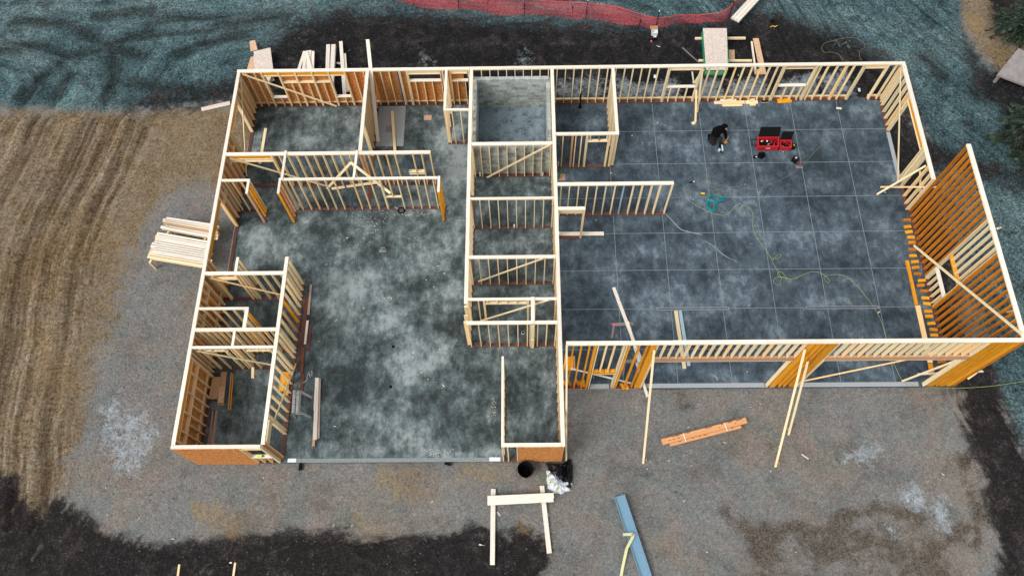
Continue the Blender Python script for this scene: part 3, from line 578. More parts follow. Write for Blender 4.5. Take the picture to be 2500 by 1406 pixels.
beam('diagonal_brace', w.r, 'pine', (18.50,20.02,1.50), (18.90,19.36,0.35), .089, .038, (0, 1, 0))
# --- front wall of left room
w = Wall('front left wall clad in orange strand board with a small window frame', 'x', -13.70, -10.205, 6.98, 7.13, group=EX)
w.stud([-13.6, -13.2, -12.8, -12.4, -12.0, -11.6, -11.25]); w.dbl(-11.1); w.dbl(-10.2); w.opening(-11.06, -10.24, zs=1.04, zh=2.40, sill_cr=(-10.8, -10.5), hh=.2)
w.sheath(-13.7, -11.12, -.12, 2.69, -1)
tm = thing('tape_measure', 'small lime yellow tool resting on the sill of the front left window', 'tape measure', (-10.72, 7.05, 1.05))
MB().box((-10.72, 7.05, 1.10), (.17, .10, .10), mat='lime').box((-10.60, 7.05, 1.07), (.08, .03, .03), mat='black').build('case', tm)
# --- front wall of right nook
w = Wall('short front wall clad in one orange strand board panel, above the black bucket', 'x', -.88, 1.42, 6.985, 7.13, group=EX)
w.stud([-.85, -.64, -.27, .15, .55, .95, 1.35]); w.sheath(-.26, 1.56, .06, 2.66, -1)
w = Wall('thin partition ending free beside the right front nook, parallel to the long hall wall', 'y', 7.135, 10.67, -.88, -.79, group=IN)
w.row(7.3, 10.55)
# --- central long walls
w = Wall('long left corridor wall running from the block room toward the open floor', 'y', 13.0, 25.24, -2.455, -2.295, bottom=[(12.1, 25.24)], group=IN)
w.row(20.2, 25.0, .4064); w.stud([19.85]); w.row(16.55, 18.2, .33); w.row(13.3, 15.3, .36); w.dbl(12.9, z1=2.65); w.dbl(12.2, z1=2.65); w.stud([12.5], z1=2.65)
w = Wall('longest inner wall, between the house rooms and the garage slab', 'y', 6.985, 25.24, 1.425, 1.585, group=IN)
w.row(7.1, 25.1, .4064)
w = Wall('sheathed orange wall between the rear left room and the bathroom', 'y', 20.65, 25.24, -7.48, -7.32, bottom=[(19.4, 25.24)], group=IN)
w.row(22.25, 25.1, .4064); w.dbl(22.2); w.dbl(20.8); w.sheath(22.2, 25.2, .05, 2.65, -1)
w = Wall('closet side wall just left of the block room', 'y', 22.85, 25.24, -3.65, -3.53, group=IN); w.stud([25.1, 24.7]); w.dbl(23.9); w.dbl(22.95)
w = Wall('very short closet front wall attached left of the block room', 'x', -3.525, -2.46, 22.85, 22.97, group=IN); w.stud([-3.49, -3.26, -2.86, -2.48])
w = Wall('partition with a wide orange header, first from the rear left corner', 'x', -13.545, -4.16, 20.47, 20.64, bottom=[(-13.54, -4.16)], group=IN)
w.p('header', 'lsl', -13.5, -11.55, 2.42, 2.645, 20.50, 20.60); w.p('header_plate', 'pine', -13.5, -11.55, 2.17, 2.208, 20.473, 20.637); w.p('header_plate', 'pine', -13.5, -11.55, 2.37, 2.408, 20.473, 20.637)
w.dbl(-11.49); w.row(-11.14, -7.90, .405); w.dbl(-7.4, w=.08, mat='fir'); w.stud([-7.03, -6.62, -6.21, -5.81]); w.stud(-5.40, mat='blue'); w.stud([-4.99, -4.59, -4.19])
w.p('blocking', 'pine', -5.37, -4.6, .95, .99, 20.473, 20.637); w.p('blocking', 'pine', -5.37, -4.6, 1.12, 1.16, 20.473, 20.637)
w.brace((-13.4, 20.42, 2.58), (-9.54,20.42,0.11))
w = Wall('long hall partition with many thin studs facing the open living floor', 'x', -10.84, -3.79, 19.12, 19.24, group=IN)
w.dbl(-10.78); w.row(-10.52, -8.5, .405); w.stud(-8.08, mat='blue'); w.stud([-7.66, -7.27, -6.85]); w.dbl(-6.42); w.stud(-6.03, z0=1.15); w.stud([-5.62, -5.21, -4.80, -4.41, -4.01]); w.p('blocking', 'pine', -6.38, -5.64, 1.10, 1.138, 19.123, 19.237)
w = Wall('short stub leg at the left end of the hall partition', 'y', 18.43, 19.115, -10.95, -10.845, group=IN, ); w.stud(19.05, mat='fir'); w.stud([18.8], mat='osb'); w.dbl(18.48, mat='lsl')
w.p('top_plate', 'plate', 19.12, 19.24, 2.692, 2.73)
w = Wall('short stub leg with bright orange studs at the right end of the hall partition', 'y', 18.43, 19.26, -3.78, -3.67, group=IN); w.stud(19.2, mat='lsl'); w.stud([18.9], mat='lsl'); w.dbl(18.48, mat='lsl')
w = Wall('small closet partition on the left outer wall, ending in a free corner', 'x', -13.545, -12.26, 19.10, 19.21, group=IN); w.stud([-13.45, -13.1, -12.7]); w.dbl(-12.32)
w = Wall('short leg of the small left closet, two orange studs at its end', 'y', 18.45, 19.095, -12.37, -12.26, group=IN); w.stud([19.03, 18.8], mat='lsl'); w.stud(18.48, mat='fir')
for (a, b, lab) in (((-10.81, 19.13), (-10.80, 20.68), 'left of two boards tying the two hall partitions together'), ((-7.56, 19.13), (-7.53, 20.66), 'right of two boards tying the two hall partitions together')):
    o = beam('tie_board', None, 'plate', (*a, 2.75), (*b, 2.75), .11, .036); tag(o, lab, 'board', 'tie boards on the top plates')
# corridor cross walls
w = Wall('cross wall with a rising diagonal brace, directly in front of the block room', 'x', -2.29, 1.42, 20.885, 21.055, group=IN); w.row(-1.90, 1.37, .408); w.stud([-2.25]); w.brace((1.36,20.86,2.77), (-1.69,20.86,0.02))
w = Wall('plain thin cross wall, second from the block room, with no brace', 'x', -2.29, 1.42, 18.01, 18.115, group=IN); w.row(-1.88, 1.0, .4075); w.stud([-2.26, 1.39])
w = Wall('cross wall with a gently rising brace, third from the block room', 'x', -2.29, 1.42, 15.085, 15.235, group=IN); w.row(-1.88, 1.0, .4075); w.stud([-2.26, 1.39]); w.brace((0.92,15.06,2.76), (-1.99,15.06,0.46))
w = Wall('cross wall framing a wide low doorway, fourth from the block room', 'x', -2.29, 1.42, 13.14, 13.255, bottom=[(-2.29, -1.6), (.24, 1.42)], group=IN)
w.stud([-2.26, -1.87]); w.dbl(-1.63); w.dbl(.22); w.stud([.52, 1.39]); w.p('header_plate', 'pine', -1.6, .2, 2.30, 2.338, 13.143, 13.252); w.p('header_plate', 'pine', -1.6, .2, 2.26, 2.298, 13.143, 13.252); w.stud([-1.48, -1.07, -.66, -.25, .16], z0=2.339)
w.brace((1.11,13.11,2.78), (-1.84,13.11,0.54))
w = Wall('last cross wall of the corridor, facing the open front floor', 'x', -2.34, 1.42, 12.065, 12.21, group=IN); w.row(-1.85, .2, .408); w.stud([-2.28, .18]); w.stud([.62, 1.0, 1.39]); w.stud([.30, .48])
w.p('post', 'pine', .33, .47, .01, 2.6, 12.03, 12.062); w.p('post_foot', 'pine', .325, .475, .01, 1.0, 11.995, 12.028)
o = beam('tie_board', None, 'plate', (.405, 12.07, 2.752), (.415, 13.26, 2.752), .15, .038); tag(o, 'wide pale board bridging the last two corridor cross walls', 'board')
# mechanical room and garage partitions
w = Wall('right side wall of the small room behind the garage, full of close studs', 'y', 21.395, 25.24, 4.35, 4.50, group=IN); w.row(21.5, 25.1, .38)
w = Wall('front wall of the small room, with a doorway, beside the rear garage', 'x', 1.59, 4.345, 21.395, 21.545, group=IN); w.stud([1.94, 2.53, 2.80]); w.dbl(2.38, mat='fir'); w.dbl(3.05, w=.05); w.opening(3.1, 4.03, zh=2.13, cr=(3.6,), hh=.04); w.dbl(4.08); w.dbl(4.28, w=.06); w.stud([1.62]); w.stud([3.2, 3.6, 3.98], z0=2.25)
w = Wall('free standing partition reaching out over the garage slab', 'x', 1.59, 6.78, 18.69, 18.855, group=IN)
w.stud([1.78, 2.15, 2.56, 2.97, 3.38, 3.79, 4.20]); w.stud(4.59, mat='bluepale'); w.stud([5.02], w=.05); w.stud([5.42, 5.84, 6.23], w=.06); w.stud(6.755)
w = Wall('small closet door frame with a deep header, on the garage side of the longest wall', 'x', 1.59, 2.79, 17.435, 17.60, bottom=[(1.59, 2.66)], group=IN)
w.p('header', 'pine', 1.62, 2.68, 2.38, 2.64, 17.44, 17.52); w.dbl(2.74); w.stud(1.64)
# left rooms
w = Wall('rear partition of the left room block, with a small door frame', 'x', -13.545, -10.205, 14.425, 14.575, group=IN); w.dbl(-13.30); w.dbl(-12.28); w.stud([-12.1, -11.97]); w.row(-11.52, -10.3, .4); w.opening(-13.26, -12.33, zh=2.2, hh=.06); w.brace((-13.4, 14.38, 2.5), (-10.90,14.38,0.71))
w = Wall('small partition stub standing north of the left room block', 'y', 14.58, 15.26, -12.31, -12.2, group=IN); w.stud([15.2, 14.95, 14.7])
w = Wall('right long wall of the left room block, with a window at its front end', 'y', 7.135, 15.26, -10.2, -10.05, group=IN)
w.stud([15.21, 14.9, 14.59, 14.40, 14.06, 13.67]); w.stud(13.31, mat='lsl'); w.stud([12.85], mat='fir'); w.stud([12.44, 12.04, 11.87, 11.62]); w.dbl(11.12, w=.05); w.stud([10.85, 10.42, 10.0, 9.6, 9.18, 8.77, 8.36]); w.dbl(8.22); w.opening(7.28, 8.2, zh=2.12, hh=.26, cr=()); w.dbl(7.22); w.p('stud', 'osb', 7.14, 7.19, .05, 2.6)
w.brace((-10.00,11.31,0.09), (-10.00,8.26,2.08), w=.089)
w = Wall('rear wall of the small inner closet of the left room block', 'x', -13.545, -11.455, 12.82, 12.93, group=IN); w.row(-13.4, -11.6, .42)
w = Wall('side wall of the small inner closet, one dark orange stud', 'y', 12.0, 12.815, -11.605, -11.455, group=IN); w.stud([12.75], mat='lsl'); w.stud([12.4, 12.05])
w = Wall('middle partition of the left room block, third from its rear', 'x', -13.545, -10.205, 11.85, 11.995, group=IN); w.row(-13.4, -10.4, .27, mat='pine'); 
w = Wall('short leg joining the two middle partitions of the left room block', 'y', 11.215, 11.845, -11.95, -11.85, group=IN); w.stud([11.7, 11.3])
w = Wall('partition with two door frames and a long brace above the brown planks', 'x', -13.545, -10.205, 11.10, 11.21, bottom=[(-13.5, -10.2)], group=IN)
w.dbl(-13.3); w.stud([-12.85]); w.dbl(-12.3); w.stud([-12.02]); w.dbl(-11.87); w.stud([-11.5]); w.stud([-13.1, -12.6, -11.2, -10.9, -10.6], z0=2.42)
w.p('header_plate', 'pine', -13.4, -12.2, 2.30, 2.338, 11.103, 11.207); w.p('header_plate', 'pine', -11.45, -10.45, 2.30, 2.338, 11.103, 11.207); w.dbl(-10.42); w.brace((-13.4, 11.05, 2.55), (-10.83,11.05,0.74))

# ------------------------------------------------------------------ tall garage walls
HT = 5.45; GA = 'tall garage walls with orange studs'
w = Wall('tall front garage wall of two wide door openings and orange posts', 'x', 1.59, 18.345, 10.115, 10.275, H=HT, bottom=[(1.6, 2.85), (3.72, 5.06), (10.6, 11.72), (17.2, 18.34)], group=GA)
w.stud([1.64], mat='lsl'); w.stud([1.88, 2.18, 2.49], mat='lsl'); w.dbl(2.70, mat='lsl'); w.stud(2.80)
w.stud([3.12, 3.43], z0=2.24); w.p('header_plate', 'pine', 2.82, 3.76, 1.95, 1.985); 
for i in range(4): w.p('header_block', 'lsl', 2.86 + i * .225, 3.05 + i * .225, 1.99, 2.23, 10.12, 10.26)
w.stud(3.78, z0=.045, w=.05); w.stud([3.86], w=.05); w.stud(3.95, mat='lsl', w=.07); w.stud([4.34, 4.65], mat='lsl'); w.p('post', 'lsl', 4.76, 4.99, .045, w.hi, 10.12, 10.27); w.stud(5.015)
w.stud(5.06, z1=3.48)
w.p('header', 'fir', 5.04, 10.55, 3.49, 3.84, 10.12, 10.21); w.p('header', 'plate', 5.04, 10.55, 3.45, 3.488, 10.12, 10.27)
for i in range(18): w.stud(5.30 + i * .306, z0=3.85)
w.stud([10.46], z1=3.448, w=.05); w.p('post', 'lsl', 10.60, 10.80, .045, w.hi, 10.12, 10.27); w.stud([11.0, 11.2], mat='lsl', w=.05); w.p('post', 'lsl', 11.42, 11.66, .045, w.hi, 10.12, 10.27); w.stud(11.69, w=.04)
w.stud(11.745, z1=3.448); w.p('header', 'fir', 11.76, 17.28, 3.49, 3.84, 10.12, 10.21); w.p('header', 'plate', 11.76, 17.28, 3.45, 3.488, 10.12, 10.27)
for i in range(18): w.stud(12.03 + i * .306, z0=3.85)
w.stud([17.18], z1=3.448, w=.09); w.p('post', 'lsl', 17.32, 17.60, .045, w.hi, 10.12, 10.27); w.stud([17.74], mat='lsl', w=.07); w.p('post', 'lsl', 17.86, 18.06, .045, w.hi, 10.12, 10.27); w.p('post', 'lsl', 18.16, 18.33, .045, w.hi, 10.12, 10.27)
w.sheath(1.6, 5.0, -.1, .0, -1, 'ptpink')
for p0, p1, lb in (((4.95,6.91,-0.10), (4.90,10.07,4.98), 'outer brace at the left garage pier, alone'), ((10.41,6.74,-0.10), (10.53,10.07,4.93), 'longer of two outer braces at the middle garage pier'), ((11.15,8.08,-0.10), (11.09,10.07,3.54), 'shorter of two outer braces at the middle garage pier'),
        ((16.32,10.35,0.05), (17.11,10.22,3.14), 'brace slanting to the right garage pier from the slab'), ((1.75,7.03,0.00), (1.60,10.05,5.60), 'thin upright strip beside the front end of the longest inner wall')):
    t_ = thing('wall_brace', 'pale ' + lb, 'brace', p0, 'pale braces propping the walls'); beam('brace_board', t_, 'pine', p0, p1, .07 if 'thin' in lb else .089, .038, (0, -1, 1))
for p in ((5.02,6.96,-0.10), (10.47,6.81,-0.10), (11.05,8.24,-0.10)):
    o = beam('stake', None, 'fir', V3(p) + Vector((.12, .03, -.1)), V3(p) + Vector((.02, .05, .32)), .04, .04); tag(o, 'short wooden stake holding the foot of an outer brace in gravel', 'stake', 'stakes at the outer braces')
o = beam('loose_board', None, 'pine', (12.10,10.39,0.04), (18.13,11.61,0.04), .06, .038); tag(o, 'long thin board slanting across the slab inside the right garage door', 'board')
o = beam('loose_board', None, 'weathered', (17.02,10.64,0.10), (19.84,10.75,0.10), .08, .038); tag(o, 'flat board crossing under the right garage pier', 'board')
o = beam('stake', None, 'pine', (19.21,10.47,-0.10), (19.53,10.68,0.15), .08, .04); tag(o, 'cream stake outside the right garage pier', 'stake')

w = Wall('tall right garage wall of slanting orange studs with a cream window frame', 'y', 10.115, 18.80, 18.355, 18.525, H=HT, group=GA)
for i in range(12): w.stud(18.75 - i * .306, mat='lsld', w=.05 if i in (0, 3, 5, 9) else .038)
w.stud(15.28, w=.05); w.stud([15.0, 14.68, 14.36, 14.04], z0=2.34); w.p('header', 'lsl', 13.84, 15.26, 2.26, 2.33, 18.357, 18.523)
w.p('sill', 'plate', 13.86, 15.26, 1.0, 1.04, 18.35, 18.523); w.stud([15.2, 14.9, 14.6, 14.3, 14.0], z1=.998); w.stud(13.83, w=.03)
w.dbl(13.76, mat='lsld'); 
for i in range(12): w.stud(13.45 - i * .300, mat='lsld', w=.05 if i in (1, 4, 8) else .038)
w.sheath(10.12, 18.8, -.2, .0, 1, 'ptpink')
beam('diagonal_brace', w.r, 'pine', (18.20,16.90,0.05), (18.33,10.38,5.51), .11, .04, (1, 0, 0))
for a in (((18.56,14.79,5.51), (18.90,14.99,5.24)), ((18.60,11.63,4.62), (18.50,11.45,5.27))): beam('scrap_board', w.r, 'pine', *a, .07, .038)
# orange cut-off blocks in a row
bl = [('t2',715,1235),('t2',725,1335),('t3',725,88),('t3',742,165),('t3',775,248),('t3',790,325),('t3',790,435),('t3',805,527),('t3',835,620),('t3',847,708),('t3',873,802),('t3',940,905),('t3',922,978),('t3',970,1066),('t3',993,1172),('t3',1018,1258),('t3',1040,1375),('t4',1052,200),('t4',1085,308),('t4',1118,400),('t4',1130,490),('t4',1245,890),('t4',1250,990)]
BP = [(18.17,18.25,0.04),(18.12,17.90,0.04),(18.12,17.89,0.04),(18.12,17.62,0.04),(18.16,17.33,0.04),(18.15,17.06,0.04),(18.07,16.69,0.04),(18.05,16.37,0.04),(18.07,16.06,0.04),(18.04,15.77,0.04),(18.06,15.45,0.04),(18.18,15.11,0.04),(18.08,14.87,0.04),(18.16,14.58,0.04),(18.15,14.24,0.04),(18.16,13.96,0.04),(18.14,13.59,0.04),(18.13,13.35,0.04),(18.15,13.01,0.04),(18.18,12.72,0.04),(18.15,12.45,0.04),(18.21,11.23,0.04),(18.15,10.93,0.04)]
ORD = ['rearmost','second','third','fourth','fifth','sixth','seventh','eighth','ninth','tenth','eleventh','twelfth','thirteenth','fourteenth','fifteenth','sixteenth','seventeenth','eighteenth','nineteenth','twentieth','twenty-first','twenty-second','frontmost']
for ip, p in enumerate(BP):
    a = random.uniform(-.12, .15); d = Vector((math.cos(a), math.sin(a), 0)) * .165
    o = beam('wood_block', None, random.choice(['lsl','lsld']), V3(p) - d, V3(p) + d, .14, .07); tag(o, ORD[ip] + ' orange block, counted from the rear, in the row along the tall right wall', 'wood block', 'orange blocks in a row')
BP = [(1.75,10.39,0.04), (1.97,10.39,0.04), (2.34,10.39,0.04), (2.52,10.32,0.04), (2.59,10.33,0.08), (4.28,10.21,0.04), (4.46,10.21,0.04)]
for i, p in enumerate(BP):
    a = random.uniform(.8, 2.3); d = Vector((math.cos(a), math.sin(a), 0)) * .15
    o = beam('wood_block', None, random.choice(['lsl','lsld']), V3(p) - d, V3(p) + d, .13, .06); tag(o, 'small orange block dropped at the foot of the left garage pier studs', 'wood block', 'orange blocks by the left pier')
o = beam('orange_board', None, 'lsl', (17.72,16.13,0.04), (17.69,13.91,0.04), .15, .05); tag(o, 'long flat orange board on the slab along the row of orange blocks', 'board')
o = beam('cream_board', None, 'pine', (17.73,13.88,0.04), (17.70,11.18,0.04), .21, .04); tag(o, 'wide cream board on the slab passing under the front garage wall', 'board')
o = beam('orange_board', None, 'lsl', (17.69,11.15,0.04), (17.65,10.57,0.04), .19, .04); tag(o, 'short orange board end near the right garage door sill', 'board')

# ------------------------------------------------------------------ concrete block room
cmu_m = {}
def cmu_wall(label, ax, a0, a1, c0, c1, H=2.2):
    base = ((a0 + a1) / 2, (c0 + c1) / 2, 0) if ax == 'x' else ((c0 + c1) / 2, (a0 + a1) / 2, 0)
    r = thing('block_wall', label, 'block wall', base, 'concrete block room walls')
    m = .008
    if ax == 'x': box('mortar_core', r, 'mortar', a0 + m, a1 - m, c0 + m, c1 - m, .005, H - .006)
    else: box('mortar_core', r, 'mortar', c0 + m, c1 - m, a0 + m, a1 - m, .005, H - .006)
    nrow = int(H / .2 + .01)
    for k in range(nrow):
        x = a0 + (0 if k % 2 == 0 else -.2)
        while x < a1 - .02:
            u0, u1 = max(x, a0), min(x + .4, a1); j = random.uniform(-.002, .002)
            if u1 - u0 > .05:
                args = (u0 + .006, u1 - .006, c0 + j, c1 - j, k * .2 + .008, k * .2 + .196)
                if ax == 'y': args = (c0 + j, c1 - j, u0 + .006, u1 - .006, k * .2 + .008, k * .2 + .196)
                box('block', r, 'cmu', *args)
            x += .4
    for i in range(int((a1 - a0) / .2)): # grouted cores seen from above
        u = a0 + .1 + i * .2; q = (u, (c0 + c1) / 2) if ax == 'x' else ((c0 + c1) / 2, u)
        MB().tube([(q[0], q[1], H - .004), (q[0], q[1], H + .006)], .045, 8, mat='mortar').build('grout_core', r)
cmu_wall('rear wall of the concrete block room, below the rear studs', 'x', -2.28, 1.41, 25.05, 25.235)
cmu_wall('left wall of the concrete block room', 'y', 21.26, 25.045, -2.285, -2.13)
cmu_wall('right wall of the concrete block room', 'y', 21.26, 25.045, 1.24, 1.41)
cmu_wall('front wall of the concrete block room, seen behind braced studs', 'x', -2.28, 1.41, 21.07, 21.255)

# ------------------------------------------------------------------ loose lumber
def plank(label, cat, mat, a, b, w=.14, t=.038, group=None, name='plank', dz=0, up=(0, 0, 1)):
    o = beam(name, None, mat, V3(a) + Vector((0, 0, dz)), V3(b) + Vector((0, 0, dz)), w, t, up); return tag(o, label, cat, group)
b = beam('long_prop_board', None, 'plate', *[Vector(p) for p in (((-7.18,23.02,0.05)), (-7.266, 26.24, 3.77))], .17, .038, (0, -1, 1)); tag(b, 'long pale board leaning over the rear wall and sticking up behind the house', 'board')
plank('flat board on the bathroom floor passing under the partition', 'board', 'pine', (-6.58,24.87,0.06), (-6.27,22.19,0.06))
plank('lone board on the floor of the rear left room', 'board', 'pine', (-12.96,23.92,0.03), (-12.98,21.80,0.03), .14)
plank('pale wide plank on the garage floor beside the closet door frame', 'board', 'plate', (1.63,17.65,0.12), (3.84,17.64,0.12), .19)
plank('short treated plate below the closet door frame', 'board', 'pt', (1.71,17.53,0.02), (2.65,17.53,0.02), .13)
# stabilizing boards between the hall partitions
for a, c, lb in (((-7.84,20.30,2.34), (-9.26,19.80,0.87), 'left of two crossed boards between the hall partitions'), ((-7.85,20.28,2.32), (-6.05,19.00,1.70), 'right of two crossed boards between the hall partitions'), ((-9.27,20.30,0.05), (-6.92,20.49,0.30), 'nearly level board behind the hall partition studs')):
    plank(lb, 'board', 'pine', a, c, .12, .038, 'boards bracing the hall', up=(0, -1, 1))
# planks on the rear garage floor
for i, (a, c, wd, z) in enumerate((((9.84,25.18,0.03), (10.22,25.19,0.03), .17, 0), ((10.06,25.17,0.06), (11.39,25.17,0.06), .2, 0), ((10.15,25.27,0.10), (10.97,25.28,0.10), .16, 0), ((10.24,25.02,0.03), (11.25,25.04,0.03), .16, 0), ((11.43,25.17,0.05), (12.05,25.18,0.05), .2, 0), ((11.64,25.25,0.10), (11.91,25.29,0.10), .16, 0), ((11.63,25.04,0.03), (11.93,25.05,0.03), .14, 0), ((12.22,25.21,0.04), (12.62,25.24,0.04), .14, 0), ((12.22,25.21,0.04), (12.63,25.23,0.04), .14, 0))):
    plank(('low end board at the left of the cut-offs by the rear garage wall', 'long middle board of the left cut-off pile by the rear garage wall', 'upper rear board of the left cut-off pile by the rear garage wall', 'front board of the left cut-off pile by the rear garage wall', 'widest board of the middle cut-off pile by the rear garage wall', 'upper rear piece of the middle cut-off pile by the rear garage wall', 'front piece of the middle cut-off pile by the rear garage wall', 'lone cut-off right of the two piles by the rear garage wall', 'last small cut-off left of the bright orange piece by the rear garage wall')[i], 'board', 'pine', a, c, wd, .038, 'cut-offs at the rear garage wall', 'cut_off')
plank('bright orange board piece against the rear garage wall', 'board', 'lsl', (13.06,25.22,0.05), (13.77,25.26,0.05), .26, .045)
plank('small pale scrap in the rear right corner of the garage slab', 'scrap', 'weathered', (15.97,24.76,0.03), (16.22,24.73,0.03), .1)
# door window prop in rear garage wall
t_ = thing('wall_brace', 'pale prop of several boards from the rear garage window to the slab', 'brace', (8.67,23.92,0.05), 'pale braces propping the walls')
beam('brace_board', t_, 'pine', (8.92,24.60,0.05), (8.74,25.20,2.57), .089, .04, (0, -1, 1)); beam('brace_board', t_, 'pine', (8.77,23.98,0.05), (8.67,25.00,1.30), .089, .04, (0, -1, 1)); beam('foot_block', t_, 'pine', (8.60,23.89,0.04), (8.74,23.97,0.04), .16, .05)
beam('brace_board', t_, 'pine', (8.59,25.30,1.43), (8.78,25.22,2.55), .12, .04, (0, -1, 0))
# brown planks in left front room
for a, c, m_, wd, z, lb in (((-13.11,10.96,0.12), (-13.09,10.28,0.12), 'fir', .26, 0, 'brown plank lying rearmost in the left front room'), ((-13.36,10.70,0.20), (-13.39,9.71,0.20), 'fir', .36, 0, 'wide brown plank on top of the pile in the left front room'), ((-13.08,10.27,0.15), (-13.04,9.54,0.15), 'osbtan', .26, 0, 'brown square board piece in front of the wide brown plank'),
        ((-12.81,10.94,0.05), (-12.70,9.28,0.05), 'fir', .05, 0, 'narrow brown beam on edge, left front room'), ((-12.73,10.89,0.05), (-12.61,9.26,0.05), 'lsl', .04, 0, 'thin orange strip beside the narrow brown beam'), ((-13.32,9.24,0.03), (-13.31,7.70,0.03), 'ptpink', .14, 0, 'left of two pinkish boards by the left wall'), ((-13.24,9.24,0.03), (-13.15,7.70,0.03), 'ptpink', .14, 0, 'right of two pinkish boards by the left wall'), ((-13.08,9.65,0.04), (-13.06,9.47,0.04), 'fir', .28, 0, 'short brown end piece under the brown plank pile')):
    plank(lb, 'plank', m_, a, c, wd, .07 if 'wide' in lb else .05, 'planks in the left front room')
plank('cream board hanging at a door frame in the left room block', 'board', 'pine', (-11.64,10.95,0.75), (-11.73,10.60,0.35), .12, .04)
# treated plates beside left block
for ib, (a, c, wd, z) in enumerate((((-9.87,14.67,0.03), (-9.85,11.00,0.03), .19, .038), ((-9.74,15.17,0.05), (-9.71,13.67,0.05), .10, .038), ((-9.57,13.16,0.04), (-9.56,11.94,0.04), .16, .038), ((-9.75,12.07,0.07), (-9.71,10.86,0.07), .13, .038), ((-9.65,10.89,0.03), (-9.64,10.11,0.03), .15, .038))):
    plank(('wide rear', 'thin pale red outer', 'short right hand', 'middle upper', 'frontmost')[ib] + ' dark red treated plate along the left room block', 'plank', 'pt' if wd != .10 else 'ptpink', a, c, wd, z, 'dark red treated plates')
plank('short white board lying on the dark red treated plates', 'board', 'plate', (-9.69,13.35,0.12), (-9.69,12.23,0.12), .1)
for ib, (a, c, m_, wd, z) in enumerate((((-8.98,10.65,0.05), (-8.87,7.68,0.05), 'fir', .12, .03), ((-9.00,10.67,0.09), (-8.82,7.95,0.09), 'weathered', .16, .05), ((-8.89,10.65,0.05), (-8.69,8.01,0.05), 'ptpink', .09, .05), ((-9.00,10.14,0.12), (-8.96,9.23,0.12), 'weathered', .09, .03))):
    plank(('lowest board, sticking out at the front', 'widest whitish board', 'reddish board on the right', 'short top board')[ib] + ' of the narrow pile on the open floor', 'board', m_, a, c, wd, z, 'narrow pile of boards on the open floor')
# long props and sawhorses at front garage
plank('longest pale board of the leaning pair across the left garage pier', 'board', 'weathered', (4.06,14.57,0.75), (5.06,11.09,0.75), .14, .06, 'boards on the garage sawhorses')
plank('second pale board on the sawhorses behind the left garage pier', 'board', 'weathered', (4.57,12.91,0.80), (4.96,11.02,0.80), .12, .06, 'boards on the garage sawhorses')
plank('pale board reaching from the sawhorse out onto the gravel', 'board', 'weathered', (4.84,11.14,0.70), (5.34,9.76,-0.05), .12, .05, 'boards on the garage sawhorses')
for i, (a, c, lb) in enumerate((((3.90,12.80,0.70), (4.83,12.85,0.70), 'brown sawhorse with a pink paint spot'), ((4.28,11.09,0.70), (5.02,11.14,0.70), 'brown sawhorse half hidden by orange studs'))):
    t_ = thing('sawhorse', lb, 'sawhorse', V3(a, 0)); a = V3(a); c = V3(c); beam('rail', t_, 'grey', a, c, .14, .05)
    for e, s1 in ((a, 1), (c, -1)):
        for s2 in (-1, 1): beam('leg', t_, 'grey', e + Vector((s1 * .08, 0, -.03)), Vector((e.x + s1 * .05, e.y + s2 * .34, .01)), .09, .035, (0, 1, 0))
    if i == 0: MB().tube([a + Vector((.09, 0, .027)), a + Vector((.09, 0, .034))], .06, 10, mat='pink').build('paint_spot', t_)
plank('left pale board of the pair crossing under the garage header', 'board', 'pine', (6.88,13.71,0.05), (7.02,10.98,0.05), .16, .05, 'boards beneath the left garage header')
plank('right blue stained board of the pair crossing under the garage header', 'board', 'bluepale', (7.07,13.72,0.05), (7.22,11.11,0.05), .15, .05, 'boards beneath the left garage header')
plank('small orange sheet scrap leaning in the left garage pier', 'board', 'lsl', (2.04,11.56,0.10), (2.02,10.92,0.10), .3, .03); plank('reddish plank standing beside the orange scrap in the garage pier', 'board', 'fir', (2.21,11.60,0.05), (2.20,11.03,0.05), .13, .04)
plank('pale strip lying behind the left garage pier studs', 'board', 'weathered', (2.06,11.01,0.10), (4.64,10.33,0.10), .07, .04)
for sd__, a, c in (('left', (-10.49,10.95,0.10), (-10.50,10.08,0.10)), ('right', (-10.31,10.93,0.12), (-10.26,9.87,0.12))): plank(sd__ + ' orange board behind the slanting studs of the left room block', 'board', 'lsl', a, c, .2, .05, 'orange boards by the left block')
# lumber stacks on left
def stack(label, grp, rows, dz, mats):
    for k, (a, c, wd) in enumerate(rows):
        plank(label, 'board', mats[k % len(mats)], a, c, wd, .05, grp)
L0, R0, L1, R1 = V3((-16.77,18.34,0.75)), V3((-14.26,17.90,0.75)), V3((-16.71,17.84,0.75)), V3((-14.24,17.29,0.75))
for k in range(6):
    a = L0.lerp(L1, k / 5.); c = R0.lerp(R1, k / 5.); j = random.uniform(-.1, .1); d = (c - a).normalized()
    for lay in range(3):
        plank(('rearmost', 'second', 'third', 'fourth', 'fifth', 'frontmost')[k] + ' board from the rear, top layer of the smaller raised stack' if lay == 0 else 'lower board inside the smaller raised stack left of the house', 'board', ['weathered', 'weathered', 'pine', 'fir', 'weathered', 'plate'][k] if lay == 0 else 'pine', a - d * (j + random.uniform(0, .1)) - Vector((0, 0, .07 * lay)), c + d * random.uniform(-.08, .1) - Vector((0, 0, .07 * lay)), .13, .055, 'smaller raised stack of boards')
L0, R0, L1, R1 = V3((-16.94,17.49,0.80)), V3((-14.44,16.99,0.80)), V3((-17.13,16.30,0.80)), V3((-14.33,15.77,0.80))
